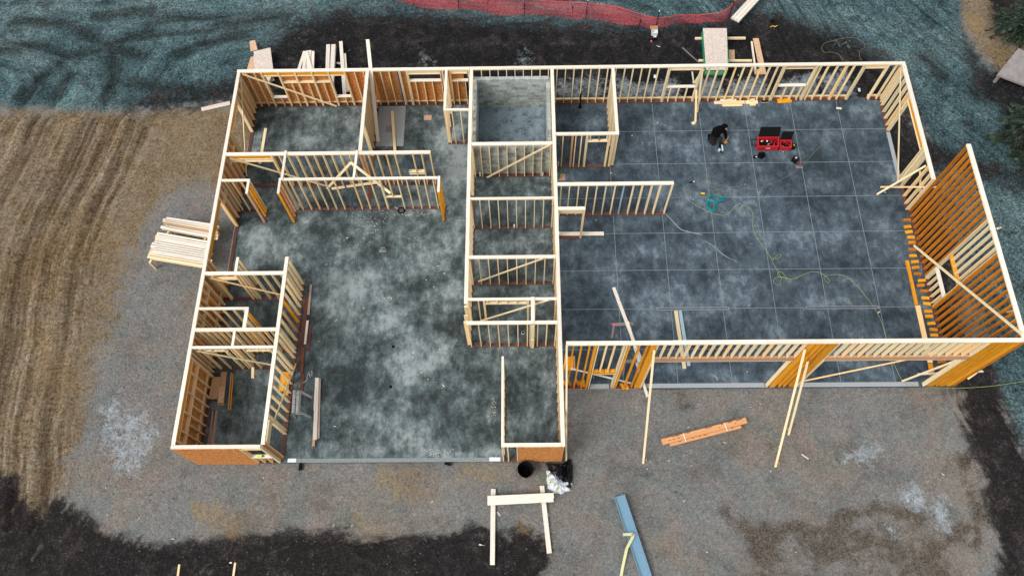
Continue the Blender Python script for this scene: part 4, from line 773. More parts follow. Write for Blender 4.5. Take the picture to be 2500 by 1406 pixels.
for k in range(12):
    f = k / 11.; a = L0.lerp(L1, f); c = R0.lerp(R1, f); d = (c - a).normalized()
    for lay in range(3):
        plank(('rearmost', 'second', 'third', 'fourth', 'fifth', 'sixth', 'seventh', 'eighth', 'ninth', 'tenth', 'eleventh', 'frontmost')[k] + ' board from the rear, top layer of the larger raised stack' if lay == 0 else 'lower board inside the larger raised stack left of the house', 'board', ('plate' if k < 10 else 'pine') if lay == 0 else 'pine', a - d * random.uniform(-.12, .12) - Vector((0, 0, .07 * lay)), c + d * random.uniform(-.15, .15) - Vector((0, 0, .07 * lay)), .135, .055, 'larger raised stack of boards')
for a, c, lb in (((-16.57,17.84,0.50), (-17.20,16.12,-0.05), 'left'), ((-14.78,17.54,0.50), (-15.06,16.21,-0.05), 'right')):
    a = V3(a, .5); t0 = V3(c, .5) 
    t_ = thing('stack_bearer', lb + ' pale bearer trestle below the two raised board stacks', 'bearer', (a.x, a.y, 0)); beam('bearer_beam', t_, 'pine', a, t0, .1, .08)
    for f in (.02, .5, .98): q = a.lerp(t0, f); beam('bearer_leg', t_, 'pine', (q.x, q.y, .46), (q.x, q.y, -.14), .09, .09)
# rear outside materials
def sheet(label, mat, corners, z, t=.012, name='strand_board_sheet', group=None, layers=1):
    t_ = thing(name, label, 'board', V3(corners[0], GZ), group)
    for k in range(layers):
        v = []; cs = [Vector((c[0], c[1], 0)) for c in corners]; jit = Vector((random.uniform(-.03, .03), random.uniform(-.03, .03), 0)) if layers > 1 else Vector()
        for zz in (z - (k + 1) * t * 1.15, z - k * t * 1.15): v += [(c.x + jit.x, c.y + jit.y, zz) for c in cs]
        n_ = len(cs); f = [tuple(range(n_))[::-1], tuple(range(n_, 2 * n_))] + [(i, (i + 1) % n_, n_ + (i + 1) % n_, n_ + i) for i in range(n_)]
        MB().poly(v, f).build('sheet', t_, mat)
    return t_
sheet('large pinkish strand board sheet atop the heap behind the rear left window', 'osbpale', [(-14.13,28.66),(-13.27,28.90),(-12.90,27.28),(-13.07,26.65),(-13.86,26.92)], .30)
sheet('slid pinkish sheet below the large one in the rear heap', 'osbtan', [(-14.28,28.37),(-13.90,28.47),(-13.40,26.34),(-14.39,27.28)], .2)
sheet('small square sheet at the top of the rear heap', 'osbtan', [(-14.48,29.37),(-14.21,29.53),(-13.97,28.86),(-14.33,28.75)], .2)
sheet('narrow strip poking from the rear heap beyond the small square', 'osbpale', [(-14.51,29.54),(-14.30,29.59),(-14.16,29.23),(-14.42,29.18)], .1)
sheet('dark broken board at the lower edge of the rear heap', 'osbtan', [(-13.34,26.92),(-12.93,27.13),(-12.86,26.89),(-13.23,26.71)], .1)
for k, (a, c, wd) in enumerate((((-11.48,28.79,0.10), (-11.67,27.54,0.10), .16), ((-11.36,28.71,0.20), (-10.81,26.96,0.20), .15), ((-11.31,28.82,0.10), (-11.38,27.05,0.10), .15), ((-11.18,28.80,0.15), (-11.15,27.01,0.15), .14), ((-11.08,28.79,0.10), (-10.95,27.04,0.10), .14), ((-11.00,28.72,0.15), (-10.84,26.74,0.15), .12), ((-11.40,28.75,0.12), (-11.41,27.03,0.12), .16))):
    plank(('left fanned out', 'diagonal crossing', 'second from left', 'middle', 'second from right', 'rightmost', 'lowest')[k] + ' whitish board of the pile behind the rear left window', 'board', 'weathered', a, c, wd, .05, 'fanned pile of whitish boards')
plank('left of two thick whitish beams behind the rear left window', 'beam', 'weathered', (-10.21,29.07,0.20), (-9.97,25.63,0.20), .2, .2, 'two thick whitish beams'); plank('right of two thick whitish beams behind the rear left window', 'beam', 'weathered', (-9.93,29.07,0.20), (-9.76,25.63,0.20), .22, .2, 'two thick whitish beams')
plank('longer whitish plank right of the two thick beams', 'plank', 'weathered', (-9.61,29.43,0.10), (-9.06,25.62,0.10), .18, .05); plank('shorter whitish plank right of the longer one', 'plank', 'weathered', (-9.36,28.64,0.05), (-8.99,26.13,0.05), .16, .04)
plank('tiny pale offcut beside the thick beams', 'scrap', 'weathered', (-9.73,28.08,0.00), (-9.53,28.02,0.00), .12)
plank('old pinkish board lying at the edge of the bare earth by the left corner', 'board', 'osbpale', (-16.49,25.22,-0.08), (-15.06,25.61,-0.08), .24, .04)
# wrapped sheet stack
t_ = thing('sheet_stack', 'big stack of pale sheets with green side wrap behind the rear garage wall', 'sheet stack', (10.20,27.29,-0.10))
cs = [(9.56,29.42),(10.80,29.40),(10.65,27.18),(10.54,26.65),(9.44,26.67)]; z1 = .75
v = [(c[0], c[1], z) for z in (z1 - .42, z1) for c in cs]; n_ = 5
MB().poly(v, [tuple(range(5))[::-1], tuple(range(5, 10))] + [(i, (i + 1) % 5, 5 + (i + 1) % 5, 5 + i) for i in range(5)]).build('wrapped_core', t_, 'green')
cc = sum((Vector((c[0], c[1], 0)) for c in cs), Vector()) / 5
for k, (u0, u1) in enumerate(((0, .34), (.345, 1))):
    A, Bc, Cc, D = [Vector((c[0], c[1], 0)) for c in (cs[0], cs[1], cs[3], cs[4])]
    pts = [A.lerp(Bc, u0), A.lerp(Bc, u1), D.lerp(Cc, u1), D.lerp(Cc, u0)]; vv = [(p.x, p.y, z1 + zz) for zz in (.002, .016) for p in pts]
    MB().poly(vv, [(3, 2, 1, 0), (4, 5, 6, 7)] + [(i, (i + 1) % 4, 4 + (i + 1) % 4, 4 + i) for i in range(4)]).build('top_sheet', t_, 'osbpale')
front = (Vector((cs[4][0], cs[4][1], z1 - .12)), Vector((cs[3][0], cs[3][1], z1 - .12)))
for dz in (.1, .2): beam('wrap_band', t_, 'strap', front[0] + Vector((0, -.012, dz - .22)), front[1] + Vector((0, -.012, dz - .22)), .01, .02)
plank('rear bearer under the wrapped sheet stack', 'bearer', 'pine', (9.24,29.23,0.20), (11.89,29.21,0.20), .12, .09, 'bearers under the sheet stack'); plank('front bearer under the wrapped sheet stack', 'bearer', 'pine', (9.27,27.75,0.20), (12.03,27.70,0.20), .12, .09, 'bearers under the sheet stack')
sheet('small tan square board beside the wrapped sheet stack', 'osbtan', [(10.96,28.54),(11.26,28.54),(11.19,27.78),(10.89,27.78)], .1)
plank('white edged board beside the twin planks behind the garage', 'board', 'plate', (12.22,29.05,0.10), (12.18,27.20,0.10), .08, .09); plank('wide weathered plank behind the garage studs', 'plank', 'osbtan', (12.46,29.25,0.12), (12.55,26.88,0.12), .30, .05); plank('lower weathered plank end under the wide one', 'plank', 'osbtan', (12.26,27.31,0.00), (12.30,26.98,0.00), .26, .05)
plank('thin grey stick lying on the dark soil left of the sheet stack', 'stick', 'grey', (8.59,28.90,-0.10), (9.34,27.92,-0.10), .05, .03); plank('small white board standing behind the rear garage window', 'board', 'weathered', (8.94,27.24,-0.05), (8.95,26.47,-0.05), .07, .03)
for p, a_ in (((7.30,28.97,-0.10), -.4), ((6.99,27.01,-0.10), 1.4), ((17.40,25.99,-0.10), 1.5)):
    d = Vector((math.cos(a_), math.sin(a_), 0)) * .11; plank('small white scrap on the ground behind the garage', 'scrap', 'white', V3(p) - d, V3(p) + d, .12, .01, 'white scraps')
# boards top edge near fence
for k in range(3):
    d = Vector((.13 * k, -.10 * k, 0)); a = V3((11.26,30.29,0.50)) + d; c = V3((13.32,32.75,0.50)) + d; plank(('left', 'middle', 'right')[k] + ' long whitish board of the trio beside the end of the red fence', 'board', 'weathered', a, c, .15, .12, 'trio of long whitish boards')
# foreground trestle boards
plank('upper long board laid across the two front legs boards', 'board', 'plate', (-1.50,5.45,0.25), (1.19,5.56,0.25), .21, .05); plank('lower long board laid across, just in front of the upper one', 'board', 'plate', (-1.50,5.28,0.20), (1.17,5.41,0.20), .18, .05)
plank('left board lying on the gravel under the two cross boards', 'board', 'weathered', (-1.28,5.88,0.00), (-1.29,2.93,0.00), .19, .05); plank('right board lying on the gravel under the two cross boards', 'board', 'weathered', (0.72,6.00,0.00), (0.97,3.36,0.00), .19, .05)
plank('left thin stake at the bottom edge of the dark soil', 'stake', 'pine', (-13.79,3.00,-0.10), (-13.77,2.34,-0.10), .08, .04); plank('right thin stake at the bottom edge of the dark soil', 'stake', 'pine', (-11.56,3.06,-0.10), (-11.56,2.34,-0.10), .08, .04); plank('tiny white chip beside the right thin stake', 'scrap', 'white', (-11.79,3.06,-0.10), (-11.70,3.06,-0.10), .05, .02)
for a, c in (((-1.11,4.98,-0.10), (-1.00,4.83,-0.10)), ((-1.84,3.71,-0.10), (-1.60,3.69,-0.10)), ((11.57,7.26,-0.10), (11.83,7.06,-0.10))): plank('short pale wood sliver on the open ground', 'scrap', 'weathered', a, c, .05, .02, 'pale slivers on the ground')
# strapped bundle
A = V3((5.78,7.70,0.10)); Bv = V3((9.39,8.60,0.10)); d = (Bv - A).normalized(); nrm = Vector((-d.y, d.x, 0))
t_ = thing('lumber_bundle', 'orange brown bundle of boards bound with two white straps on the gravel', 'lumber bundle', (A.x, A.y, GZ))
for k, (off, s0, s1, zz) in enumerate(((0.10, 0, 0, .18), (-.02, 0, 0, .18), (-.15, .28, -.3, .14), (0.10, 0, 0, .1), (-.02, 0, 0, .1), (-.15, .28, -.3, .08))):
    beam('board', t_, 'cedar', A + d * s0 + nrm * off + Vector((0, 0, zz - .1)), Bv + d * s1 + nrm * off + Vector((0, 0, zz - .1)), .118, .075)
for f in (.255, .745):
    q = A.lerp(Bv, f); beam('strap', t_, 'white', q + nrm * .17 + Vector((0, 0, .125)), q - nrm * .215 + Vector((0, 0, .125)), .03, .008)
for k in range(26):
    f = random.choice([random.uniform(.04, .2), random.uniform(.32, .72), random.uniform(.78, .95)]); off = random.choice([.13, .02, -.12]); q = A.lerp(Bv, f) + nrm * off; zt = .0785 + (.04 if off > -.1 else 0)
    beam('printed_mark', t_, 'black', q - d * random.uniform(.03, .1) + Vector((0, 0, zt + .0385 - .037)), q + d * random.uniform(.02, .06) + Vector((0, 0, zt + .0015)), .022, .002)
# blue grey steel channel
A = V3((3.87,5.57,0.05)); Bv = V3((4.83,2.12,0.05)); d = (Bv - A).normalized(); nrm = Vector((-d.y, d.x, 0))
t_ = thing('steel_channel', 'blue grey steel channel lying in the gravel with a yellow strap', 'steel beam', (A.x, A.y, GZ))
beam('web', t_, 'bluesteel', A, Bv, .40, .03)
for s in (-1, 1): beam('flange', t_, 'bluesteel', A + nrm * s * .21 + Vector((0, 0, .012)), Bv + nrm * s * .21 + Vector((0, 0, .012)), .018, .13)
sp = [V3((3.91,4.04,0.17)), V3((4.32,4.06,0.17)), V3((4.32,3.99,0.17)), V3((4.03,3.51,0.16)), V3((3.84,2.81,0.00)), V3((3.72,2.28,-0.10))]
b = MB()
for a, c in zip(sp[:-1], sp[1:]):
    n2_ = Vector((-(c - a).y, (c - a).x, 0)).normalized() * .055; b.poly([a + n2_, a - n2_, c - n2_, c + n2_, a + n2_ - Vector((0, 0, .01)), a - n2_ - Vector((0, 0, .01)), c - n2_ - Vector((0, 0, .01)), c + n2_ - Vector((0, 0, .01))], [(0, 1, 2, 3), (7, 6, 5, 4), (0, 4, 5, 1), (2, 6, 7, 3)])
b.build('strap', t_, 'strap')

# ------------------------------------------------------------------ tools, hoses, small things
def hose(label, mat, pts, r=.014, z=.02, name='hose'):
    o = MB().tube(smooth_curve([V3(p, z) if len(p) == 2 else V3(p) for p in pts], 6), r, 5).build(name, None, mat, True); return tag(o, label, 'cord' if name == 'power_cord' else 'hose')
def loop(c, r, a0, a1, k=10): return [(c[0] + r * math.cos(math.radians(a0 + (a1 - a0) * i / k)), c[1] + r * math.sin(math.radians(a0 + (a1 - a0) * i / k)), .02 + .004 * i / k) for i in range(k + 1)]
F = 3.5147
hose('long lime green air hose winding from the coil to the front of the garage slab', 'limehose',
     [(8.16,20.44,0.00), (7.94,20.26,0.00), (7.88,19.96,0.00), (7.99,19.53,0.00), (8.35,19.18,0.00), (9.00,18.79,0.00), (9.56,18.63,0.00), (9.89,18.78,0.00), (10.22,19.14,0.00), (10.47,19.25,0.00), (10.55,19.11,0.00), (10.43,18.93,0.00), (10.33,18.89,0.00), (10.39,19.02,0.00), (10.59,19.13,0.00), (10.87,19.04,0.00), (10.98,18.63,0.00), (10.90,18.01,0.00), (11.01,17.42,0.00), (11.35,16.75,0.00), (11.58,16.28,0.00), (11.92,16.38,0.00), (12.01,16.49,0.00), (11.90,16.51,0.00), (11.65,16.32,0.00), (11.57,16.17,0.00), (11.76,15.62,0.00), (11.84,15.29,0.00), (11.71,15.00,0.00), (11.52,15.02,0.00), (11.49,15.21,0.00), (11.64,15.35,0.00), (12.00,15.35,0.00), (12.29,15.20,0.00), (12.28,15.14,0.00), (12.11,15.20,0.00), (12.03,15.45,0.00), (11.85,15.64,0.00), (11.70,15.50,0.00), (11.81,15.37,0.00), (12.36,15.26,0.00), (12.86,15.47,0.00), (13.25,15.61,0.00), (13.62,15.58,0.00), (13.92,15.35,0.00), (14.00,15.14,0.00), (13.91,15.06,0.00), (13.81,15.35,0.00), (14.35,15.47,0.00), (14.80,15.36,0.00), (15.26,14.84,0.00), (15.54,14.33,0.00), (15.74,13.93,0.00), (15.97,13.23,0.00), (16.03,12.35,0.00), (15.94,11.68,0.00), (16.13,11.15,0.00), (16.31,10.46,0.00), (16.34,10.35,0.00)], .009)
hose('thin olive cord running from the red saw across the garage slab', 'tanhose', [(8.57,20.58,0.00), (8.79,20.55,0.00), (8.93,20.57,0.00), (8.98,20.67,0.00), (8.90,20.67,0.00), (8.89,20.58,0.00), (9.07,20.39,0.00), (9.30,20.38,0.00), (9.43,20.50,0.00), (9.33,20.59,0.00), (9.27,20.45,0.00), (9.65,20.31,0.00), (10.13,20.19,0.00), (10.43,20.21,0.00), (10.57,20.35,0.00), (10.48,20.42,0.00), (10.40,20.30,0.00), (10.62,20.11,0.00), (11.40,20.08,0.00), (12.13,20.37,0.00), (12.77,20.67,0.00), (13.43,21.13,0.00), (13.89,21.53,0.00), (14.38,22.07,0.00), (14.94,22.67,0.00), (15.16,23.40,0.00), (15.86,24.26,0.00)], .009)
hose('thin lime string line from the brace foot out over the dark soil', 'limehose', [(16.32,10.34,0.03), (16.68,10.18,0.02), (18.03,10.09,-0.10), (19.17,10.08,-0.10), (20.33,10.17,-0.10), (21.97,10.41,-0.10)], .010)
hose('thin tan cord looping on the dark soil behind the garage', 'tanhose', [(16.93,27.89,-0.08), (16.74,28.28,-0.08), (16.39,28.45,-0.08), (16.06,28.43,-0.08), (15.91,28.68,-0.08), (16.10,29.03,-0.08), (16.51,29.19,-0.08), (17.20,29.38,-0.08), (17.74,29.40,-0.08), (18.13,29.14,-0.08), (18.21,28.78,-0.08), (17.90,28.48,-0.08), (17.80,28.10,-0.08), (17.89,27.88,-0.08)], .012)
b = MB()
for k in range(20):
    if k % 2: c = V3((9.05,19.13,0.00)); rx, ry = random.uniform(.16, .26), random.uniform(.20, .34)
    else: c = V3((9.29,19.51,0.00)); rx, ry = random.uniform(.26, .42), random.uniform(.12, .22)
    ph = random.uniform(0, 6); ox, oy = random.uniform(-.05, .05), random.uniform(-.05, .05); wob = random.uniform(1, 3)
    b.tube([(c.x + ox + rx * math.cos(t) * (1 + .1 * math.sin(wob * t)), c.y + oy + ry * math.sin(t), .03 + .008 * k) for t in [ph + i * math.pi / 10 for i in range(20)]], .014, 5)
co = b.build('hose_coil', None, 'tealhose', True); tag(co, 'teal air hose coiled with a yellow cord on the garage slab', 'hose')
b = MB()
for k in range(4):
    c = V3((9.44,19.81,0.00)); b.tube([(c.x + random.uniform(.24, .3) * math.cos(t), c.y + random.uniform(.1, .16) * math.sin(t), .13 + .01 * k) for t in [k + i * math.pi / 9 for i in range(18)]], .011, 5)
b.build('yellow_cord', co, 'tanhose', True)
MB().tube([V3((8.62,19.83,0.05)), V3((8.80,19.81,0.05))], .05, 8, mat='yellow').build('plug', co)
t_ = thing('hose_coupler', 'black hose coupler with a white tip between two thin hoses', 'coupler', (8.24,20.47,0.00)); MB().tube([V3((8.11,20.43,0.03)), V3((8.32,20.52,0.03))], .028, 6, mat='black').box(V3((8.35,20.49,0.04)), (.07, .05, .04), mat='white').build('body', t_)

def openbox(label, A, Bp, C_, h, red, dark, rough=.0, lidlabel=None):
    """tool box: A front-left, Bp front-right, C_ back-left ground corners"""
    A, Bp, C_ = V3(A, 0), V3(Bp, 0), V3(C_, 0); ux = (Bp - A); uy = (C_ - A); t_ = thing('tool_box', label, 'tool box', A)
    W_, D_ = ux.length, uy.length; ex, ey = ux.normalized(), uy.normalized(); rot = Matrix((ex, ey, Vector((0, 0, 1)))).transposed()
    th = .05; ctr = A + ux / 2 + uy / 2
    b = MB()
    for off, dim in ((ey * -(D_ / 2 - th / 2), (W_, th, h)), (ey * (D_ / 2 - th / 2), (W_, th, h)), (ex * -(W_ / 2 - th / 2), (th, D_ - 2 * th, h)), (ex * (W_ / 2 - th / 2), (th, D_ - 2 * th, h))): b.box(ctr + off + Vector((0, 0, h / 2)), dim, rot)
    b.box(ctr + Vector((0, 0, .04)), (W_ - 2 * th, D_ - 2 * th, .04), rot)
    o = body_ = b.build('body', t_, red); bv = o.modifiers.new('b', 'BEVEL'); bv.width = .015; bv.segments = 2
    MB().box(ctr + Vector((0, 0, .075)), (W_ - 2 * th - .01, D_ - 2 * th - .01, .02), rot).build('lining', t_, 'black')
    lc = ctr + ey * (D_ / 2 + .10) + Vector((0, 0, h + .20)); lr = rot @ Matrix.Rotation(math.radians(62), 3, 'X')
    o = MB().box(lc, (W_ * .96, D_ * .95, .04), lr).build('lid', t_, 'black'); bv = o.modifiers.new('b', 'BEVEL'); bv.width = .012; bv.segments = 2
    for k in range(9):
        p = ctr + ex * random.uniform(-.34, .34) * W_ + ey * random.uniform(-.3, .3) * D_ + Vector((0, 0, h * random.uniform(.45, .7)))
        MB().box(p, (random.uniform(.06, .16), random.uniform(.04, .07), .05), Matrix.Rotation(random.uniform(0, 3), 3, 'Z'), mat=random.choice(['black', 'darkred', 'steel', 'black', 'white', 'red'])).build('hand_tool', t_)
    for s in (-.28, .28): MB().box(A + ux / 2 + ex * s * W_ - ey * .02 + Vector((0, 0, h * .7)), (.09, .03, .08), rot, mat='darkred').build('latch', body_)
    return t_, ctr, ex, ey, W_, D_
t_, ctr, ex, ey, W_, D_ = openbox('large open red rolling tool box with a raised black lid', (11.61,22.27,0.00), (12.65,22.26,0.00), (11.68,22.86,0.00), .36, 'red', 'black')
q = [ctr - ex * (W_ / 2), ctr - ex * (W_ / 2 + .28)]
MB().tube([q[0] + ey * .17 + Vector((0, 0, .28)), q[1] + ey * .17 + Vector((0, 0, .28)), q[1] - ey * .17 + Vector((0, 0, .28)), q[0] - ey * .17 + Vector((0, 0, .28))], .02, 6).build('handle', t_, 'black')
for s in (-1, 1): w_ = ctr + ex * (W_ / 2 + .03) + ey * s * (D_ / 2 - .05) + Vector((0, 0, .1)); MB().tube([w_ - ey * .035, w_ + ey * .035], .1, 12, mat='black').build('wheel', t_)
MB().box(ctr - ey * (D_ / 2 + .008) + Vector((0, 0, .2)), (.2, .008, .04), mat='white').build('badge', t_)
openbox('smaller open red tool box with a black lid, right of the large one', (12.71,22.26,0.00), (13.28,22.25,0.00), (12.78,22.72,0.00), .27, 'red', 'black')
def lumpy(name, label, cat, c, r, mat, seed, flat=.6, n=2, spikes=.25):
    rs = random.Random(seed); import bmesh
    bm = bmesh.new(); bmesh.ops.create_icosphere(bm, subdivisions=3, radius=1)
    ph = [Vector((rs.uniform(1, 3.5), rs.uniform(1, 3.5), rs.uniform(1, 3.5))) for _ in range(4)]
    for v in bm.verts:
        k = 1 + spikes * sum(math.sin(v.co.dot(p) * 2 + i) for i, p in enumerate(ph)) / 3
        v.co = Vector((v.co.x * r[0] * k, v.co.y * r[1] * k, max(v.co.z, -.85) * r[2] * k))
    me = bpy.data.meshes.new(name); bm.to_mesh(me); bm.free(); me.materials.append(M[mat]); me.polygons.foreach_set('use_smooth', [True] * len(me.polygons))
    o = link(name, me, None, (c[0], c[1], c[2] + r[2] * .8)); tag(o, label, cat) if label else None; return o
def child(o, parent):
    o.parent = parent; o.location = o.location - ROOTS.get(parent.name, parent.location); return o
o = lumpy('tool_bag', 'round black tool bag in front of the large red tool box', 'tool bag', (11.80,21.93,0.00), (.19, .15, .14), 'blackcloth', 3)
child(MB().box(V3((11.52,21.83,0.12)), (.08, .04, .03), mat='white').build('tag'), o); child(MB().tube([V3((11.63,21.95,0.20)), V3((11.72,21.99,0.34)), V3((11.91,21.92,0.20))], .012, 6, mat='black').build('handle'), o); child(lumpy('pouch', None, None, (11.49,21.87,0.00), (.09, .08, .08), 'blackcloth', 6), o)
t_ = thing('battery_charger', 'square black case with a white label, right of the tool boxes', 'case', (13.47,21.77,0.00))
c0 = V3((13.39,21.64,0.12)); r_ = Matrix.Rotation(-.75, 3, 'Z'); MB().box(c0, (.26, .24, .22), r_, mat='black').build('body', t_); MB().box(c0 + Vector((.03, .04, .115)), (.1, .05, .006), r_, mat='white').build('paper_label', t_); MB().box(c0 + Vector((-.02, -.04, .115)), (.06, .05, .006), r_, mat='darkred').build('badge', t_)
t_ = thing('yellow_case', 'black case with a yellow stripe beside the smaller red tool box', 'case', (13.45,22.44,0.00)); c0 = V3((13.39,22.41,0.12)); MB().box(c0, (.17, .22, .24), mat='black').build('body', t_); MB().box(c0 + Vector((.03, 0, .125)), (.03, .12, .006), Matrix.Rotation(.3, 3, 'Z'), mat='yellow').build('stripe', t_)
def saw(label, c, body, cat='circular saw'):
    c = V3(c, .0); t_ = thing('power_saw', label, cat, c)
    MB().box(c + Vector((0, 0, .02)), (.34, .17, .01), mat='steel').build('base_plate', t_); MB().tube([c + Vector((-.09, .05, .12)), c + Vector((.11, .05, .12))], .065, 10, mat=body).build('motor', t_)
    MB().tube([c + Vector((0, -.05, .1)), c + Vector((0, -.03, .1))], .11, 14, mat='steel').build('blade_guard', t_); MB().tube([c + Vector((-.12, 0, .13)), c + Vector((-.1, 0, .22)), c + Vector((.05, 0, .22)), c + Vector((.1, 0, .14))], .018, 6, mat='black').build('handle', t_); return t_
saw('red circular saw on the slab with a cord leading away', (13.58,21.29,0.00), 'red'); saw('grey circular saw alone on the open floor, dusty', (-6.54,16.91,0.00), 'steel')
t_ = saw('small saw standing on the treated plate behind the hall partition', (-5.12,20.65,0.00), 'white')
o = MB()
for k in range(6): 
    c = V3((-5.80,19.05,0.00)); o.tube([(c.x + (.12 + .012 * k) * math.cos(t), c.y + (.12 + .01 * k) * math.sin(t), .03 + .01 * (k % 3)) for t in [k + i * math.pi / 8 for i in range(16)]], .012, 5)
o = o.build('cord_coil', None, 'black', True); tag(o, 'dark coiled cord on the floor below the hall partition', 'cord'); child(MB().box(V3((-6.03,19.16,0.08)), (.2, .06, .05), Matrix.Rotation(-.5, 3, 'Z'), mat='steel').build('nailer_body'), o)
o = MB().tube(smooth_curve([V3((-9.36,10.64,0.03)), V3((-9.79,10.28,0.00)), V3((-9.64,10.43,0.04)), V3((-9.44,10.63,0.05)), V3((-9.44,10.88,0.03)), V3((-9.30,10.68,0.06)), V3((-9.43,10.98,0.03)), V3((-9.24,10.76,0.06)), V3((-9.31,11.01,0.03)), V3((-9.19,10.86,0.05))], 5), .012, 5).build('wire_bundle', None, 'wire', True); tag(o, 'pale tangled wire on the floor near the left grey sawhorse', 'wire')
# grey sawhorse table
t_ = thing('work_bench', 'weathered grey slatted sawhorse bench right of the left room block', 'sawhorse', (-9.57,9.27,0.00)); rot_ = Matrix.Rotation(0, 3, 'Z')
for col_, (xa, xb) in enumerate(((714, 720), (724, 731))):
    for k in range(12):
        y_ = 953 + k * 4.6 + col_ * 2; a = V3((-9.82,9.90,0.65)); c1 = V3((-9.54,9.89,0.65)); d1 = V3((-9.77,9.00,0.65)); f = k / 11
        p = a.lerp(d1, f); e = (c1 - a); s0 = 0 if col_ == 0 else .58; MB().box(p + e * (s0 + .21), (e.length * .42, .085, .03), Matrix.Rotation(random.uniform(-.03, .03), 3, 'Z')).build('slat', t_, 'palegrey')
a, c1 = V3((-9.84,9.91,0.60)), V3((-9.79,9.02,0.60))
for e in (Vector((.05, 0, 0)), Vector((.33, 0, 0))): beam('rail', t_, 'palegrey', a + e, c1 + e, .05, .06)
for q in (a, c1): beam('leg', t_, 'palegrey', q + Vector((.3, 0, 0)), Vector((q.x + .68, q.y - .1, .0)), .1, .04, (0, 0, 1)); beam('leg', t_, 'palegrey', q + Vector((.02, 0, 0)), Vector((q.x + .02, q.y - .12, .0)), .06, .04, (0, 1, 0)); beam('stretcher', t_, 'palegrey', q + Vector((0, -.02, -.3)), q + Vector((.4, -.02, -.3)), .05, .03)
# pipes, drains, stubs
for p, lb in (((-5.77,12.12,0.00), 'rear'), ((-5.77,10.27,0.00), 'front')):
    p = V3(p, 0); t_ = thing('floor_drain', lb + ' small black round drain pipe set in the open floor', 'drain', p); MB().tube([p + Vector((0, 0, .002)), p + Vector((0, 0, .03))], .065, 14, mat='black').build('pipe', t_)
p = V3((0.00,12.72,0.00), 0); t_ = thing('floor_drain', 'drain pipe with white collar behind the last corridor cross wall', 'drain', p); MB().tube([p, p + Vector((0, 0, .08))], .075, 14, mat='white').build('collar', t_); MB().tube([p + Vector((0, 0, .081)), p + Vector((0, 0, .086))], .062, 14, mat='hole').build('bore', t_)
for p, d in (((-9.34,6.94,-0.02), (.0, -.22, 0)), ((-3.27,6.94,-0.02), (.2, -.03, 0))):
    p = V3(p); t_ = thing('pipe_stub', 'black ribbed pipe stub at the slab edge, ' + ('left one' if p.x < -7 else 'middle one'), 'pipe', p, 'pipe stubs at the slab edge'); d = Vector(d)
    MB().tube([p - d * .2, p + d], .07, 12, mat='black').build('pipe', t_); MB().tube([p + d, p + d * 1.1], .085, 12, mat='tarp').build('rim', t_)
for p, h in (((-2.03,20.96,0.00), .35), ((1.03,20.94,0.00), .35), ((1.79,21.48,0.00), .4), ((-0.37,18.07,0.00), .3)):
    p = V3(p, 0); o = MB().tube([p, p + Vector((0, 0, h * .7)), p + Vector((0, 0, h))], .04, 10, radii=[.04, .04, .03]).build('plumbing_stub', None, 'white'); tag(o, 'short white plumbing pipe rising beside a corridor wall plate', 'pipe', 'white plumbing stubs')
p = V3((3.00,25.01,0.00), .0); t_ = thing('black_pipe', 'black drain pipe standing against the rear studs of the small room', 'pipe', p); MB().tube([p + Vector((0, 0, .02)), p + Vector((.0, .25, .5)), V3((3.02,25.22,0.84))], .045, 8, mat='black').build('pipe', t_); MB().tube([p + Vector((0, 0, .0)), p + Vector((0, 0, .16))], .08, 10, mat='black').build('elbow', t_)
t_ = thing('green_pipe', 'short dark green pipe leaning by the small room front wall', 'pipe', (1.79,20.76,0.00)); MB().tube([V3((1.74,20.75,0.05)), V3((1.96,21.01,0.40))], .05, 8, mat='greenpipe').build('pipe', t_)
def gravelbox(label, A, B_):
    t_ = thing('drain_box', label, 'drain box', V3(A, 0)); a, b = V3(A, 0), V3(B_, 0)
    box('gravel_fill', t_, 'fir', a.x, b.x, b.y, a.y, .001, .006)
    for q in ((a.x - .02, b.x + .02, a.y, a.y + .02), (a.x - .02, b.x + .02, b.y - .02, b.y), (a.x - .02, a.x, b.y, a.y), (b.x, b.x + .02, b.y, a.y)): box('frame', t_, 'concrete', *q, .001, .012)
gravelbox('square brown floor box in the bathroom floor', (-4.93,24.62,0.00), (-4.58,24.35,0.00)); gravelbox('square brown floor box beside the green pipe', (1.81,21.02,0.00), (2.11,20.68,0.00))
box('gravel_patch', hs_, 'grey', V3((-6.86,24.00,0.00)).x, V3((-6.48,23.62,0.00)).x, V3((-6.48,23.62,0.00)).y, V3((-6.86,24.00,0.00)).y, .0065, .0075)
# bucket
p = V3((0.05,6.58,0.00), -.1); t_ = thing('bucket', 'black bucket with two side handles in front of the orange panel', 'bucket', p)
b = MB(); k = 24; R1_, R2_, h_ = .24, .33, .62
b.tube([p, p + Vector((0, 0, h_))], .3, k, cap=False, radii=[R1_, R2_]); b.tube([p + Vector((0, 0, h_)), p + Vector((0, 0, .05))], .3, k, cap=False, radii=[R2_ - .02, R1_ - .02]); b.tube([p + Vector((0, 0, .01)), p + Vector((0, 0, .05))], R1_, k); b.tube([p + Vector((0, 0, h_ - .01)), p + Vector((0, 0, h_ + .02))], R2_, k, cap=False, radii=[R2_ + .02, R2_ + .02])
b.build('tub', t_, 'black', True)
for s in (-1, 1): MB().tube([p + Vector((s * (R2_ + .01), -.07, h_ - .08)), p + Vector((s * (R2_ + .07), 0, h_ - .06)), p + Vector((s * (R2_ + .01), .07, h_ - .08))], .015, 6, mat='black').build('handle', t_)
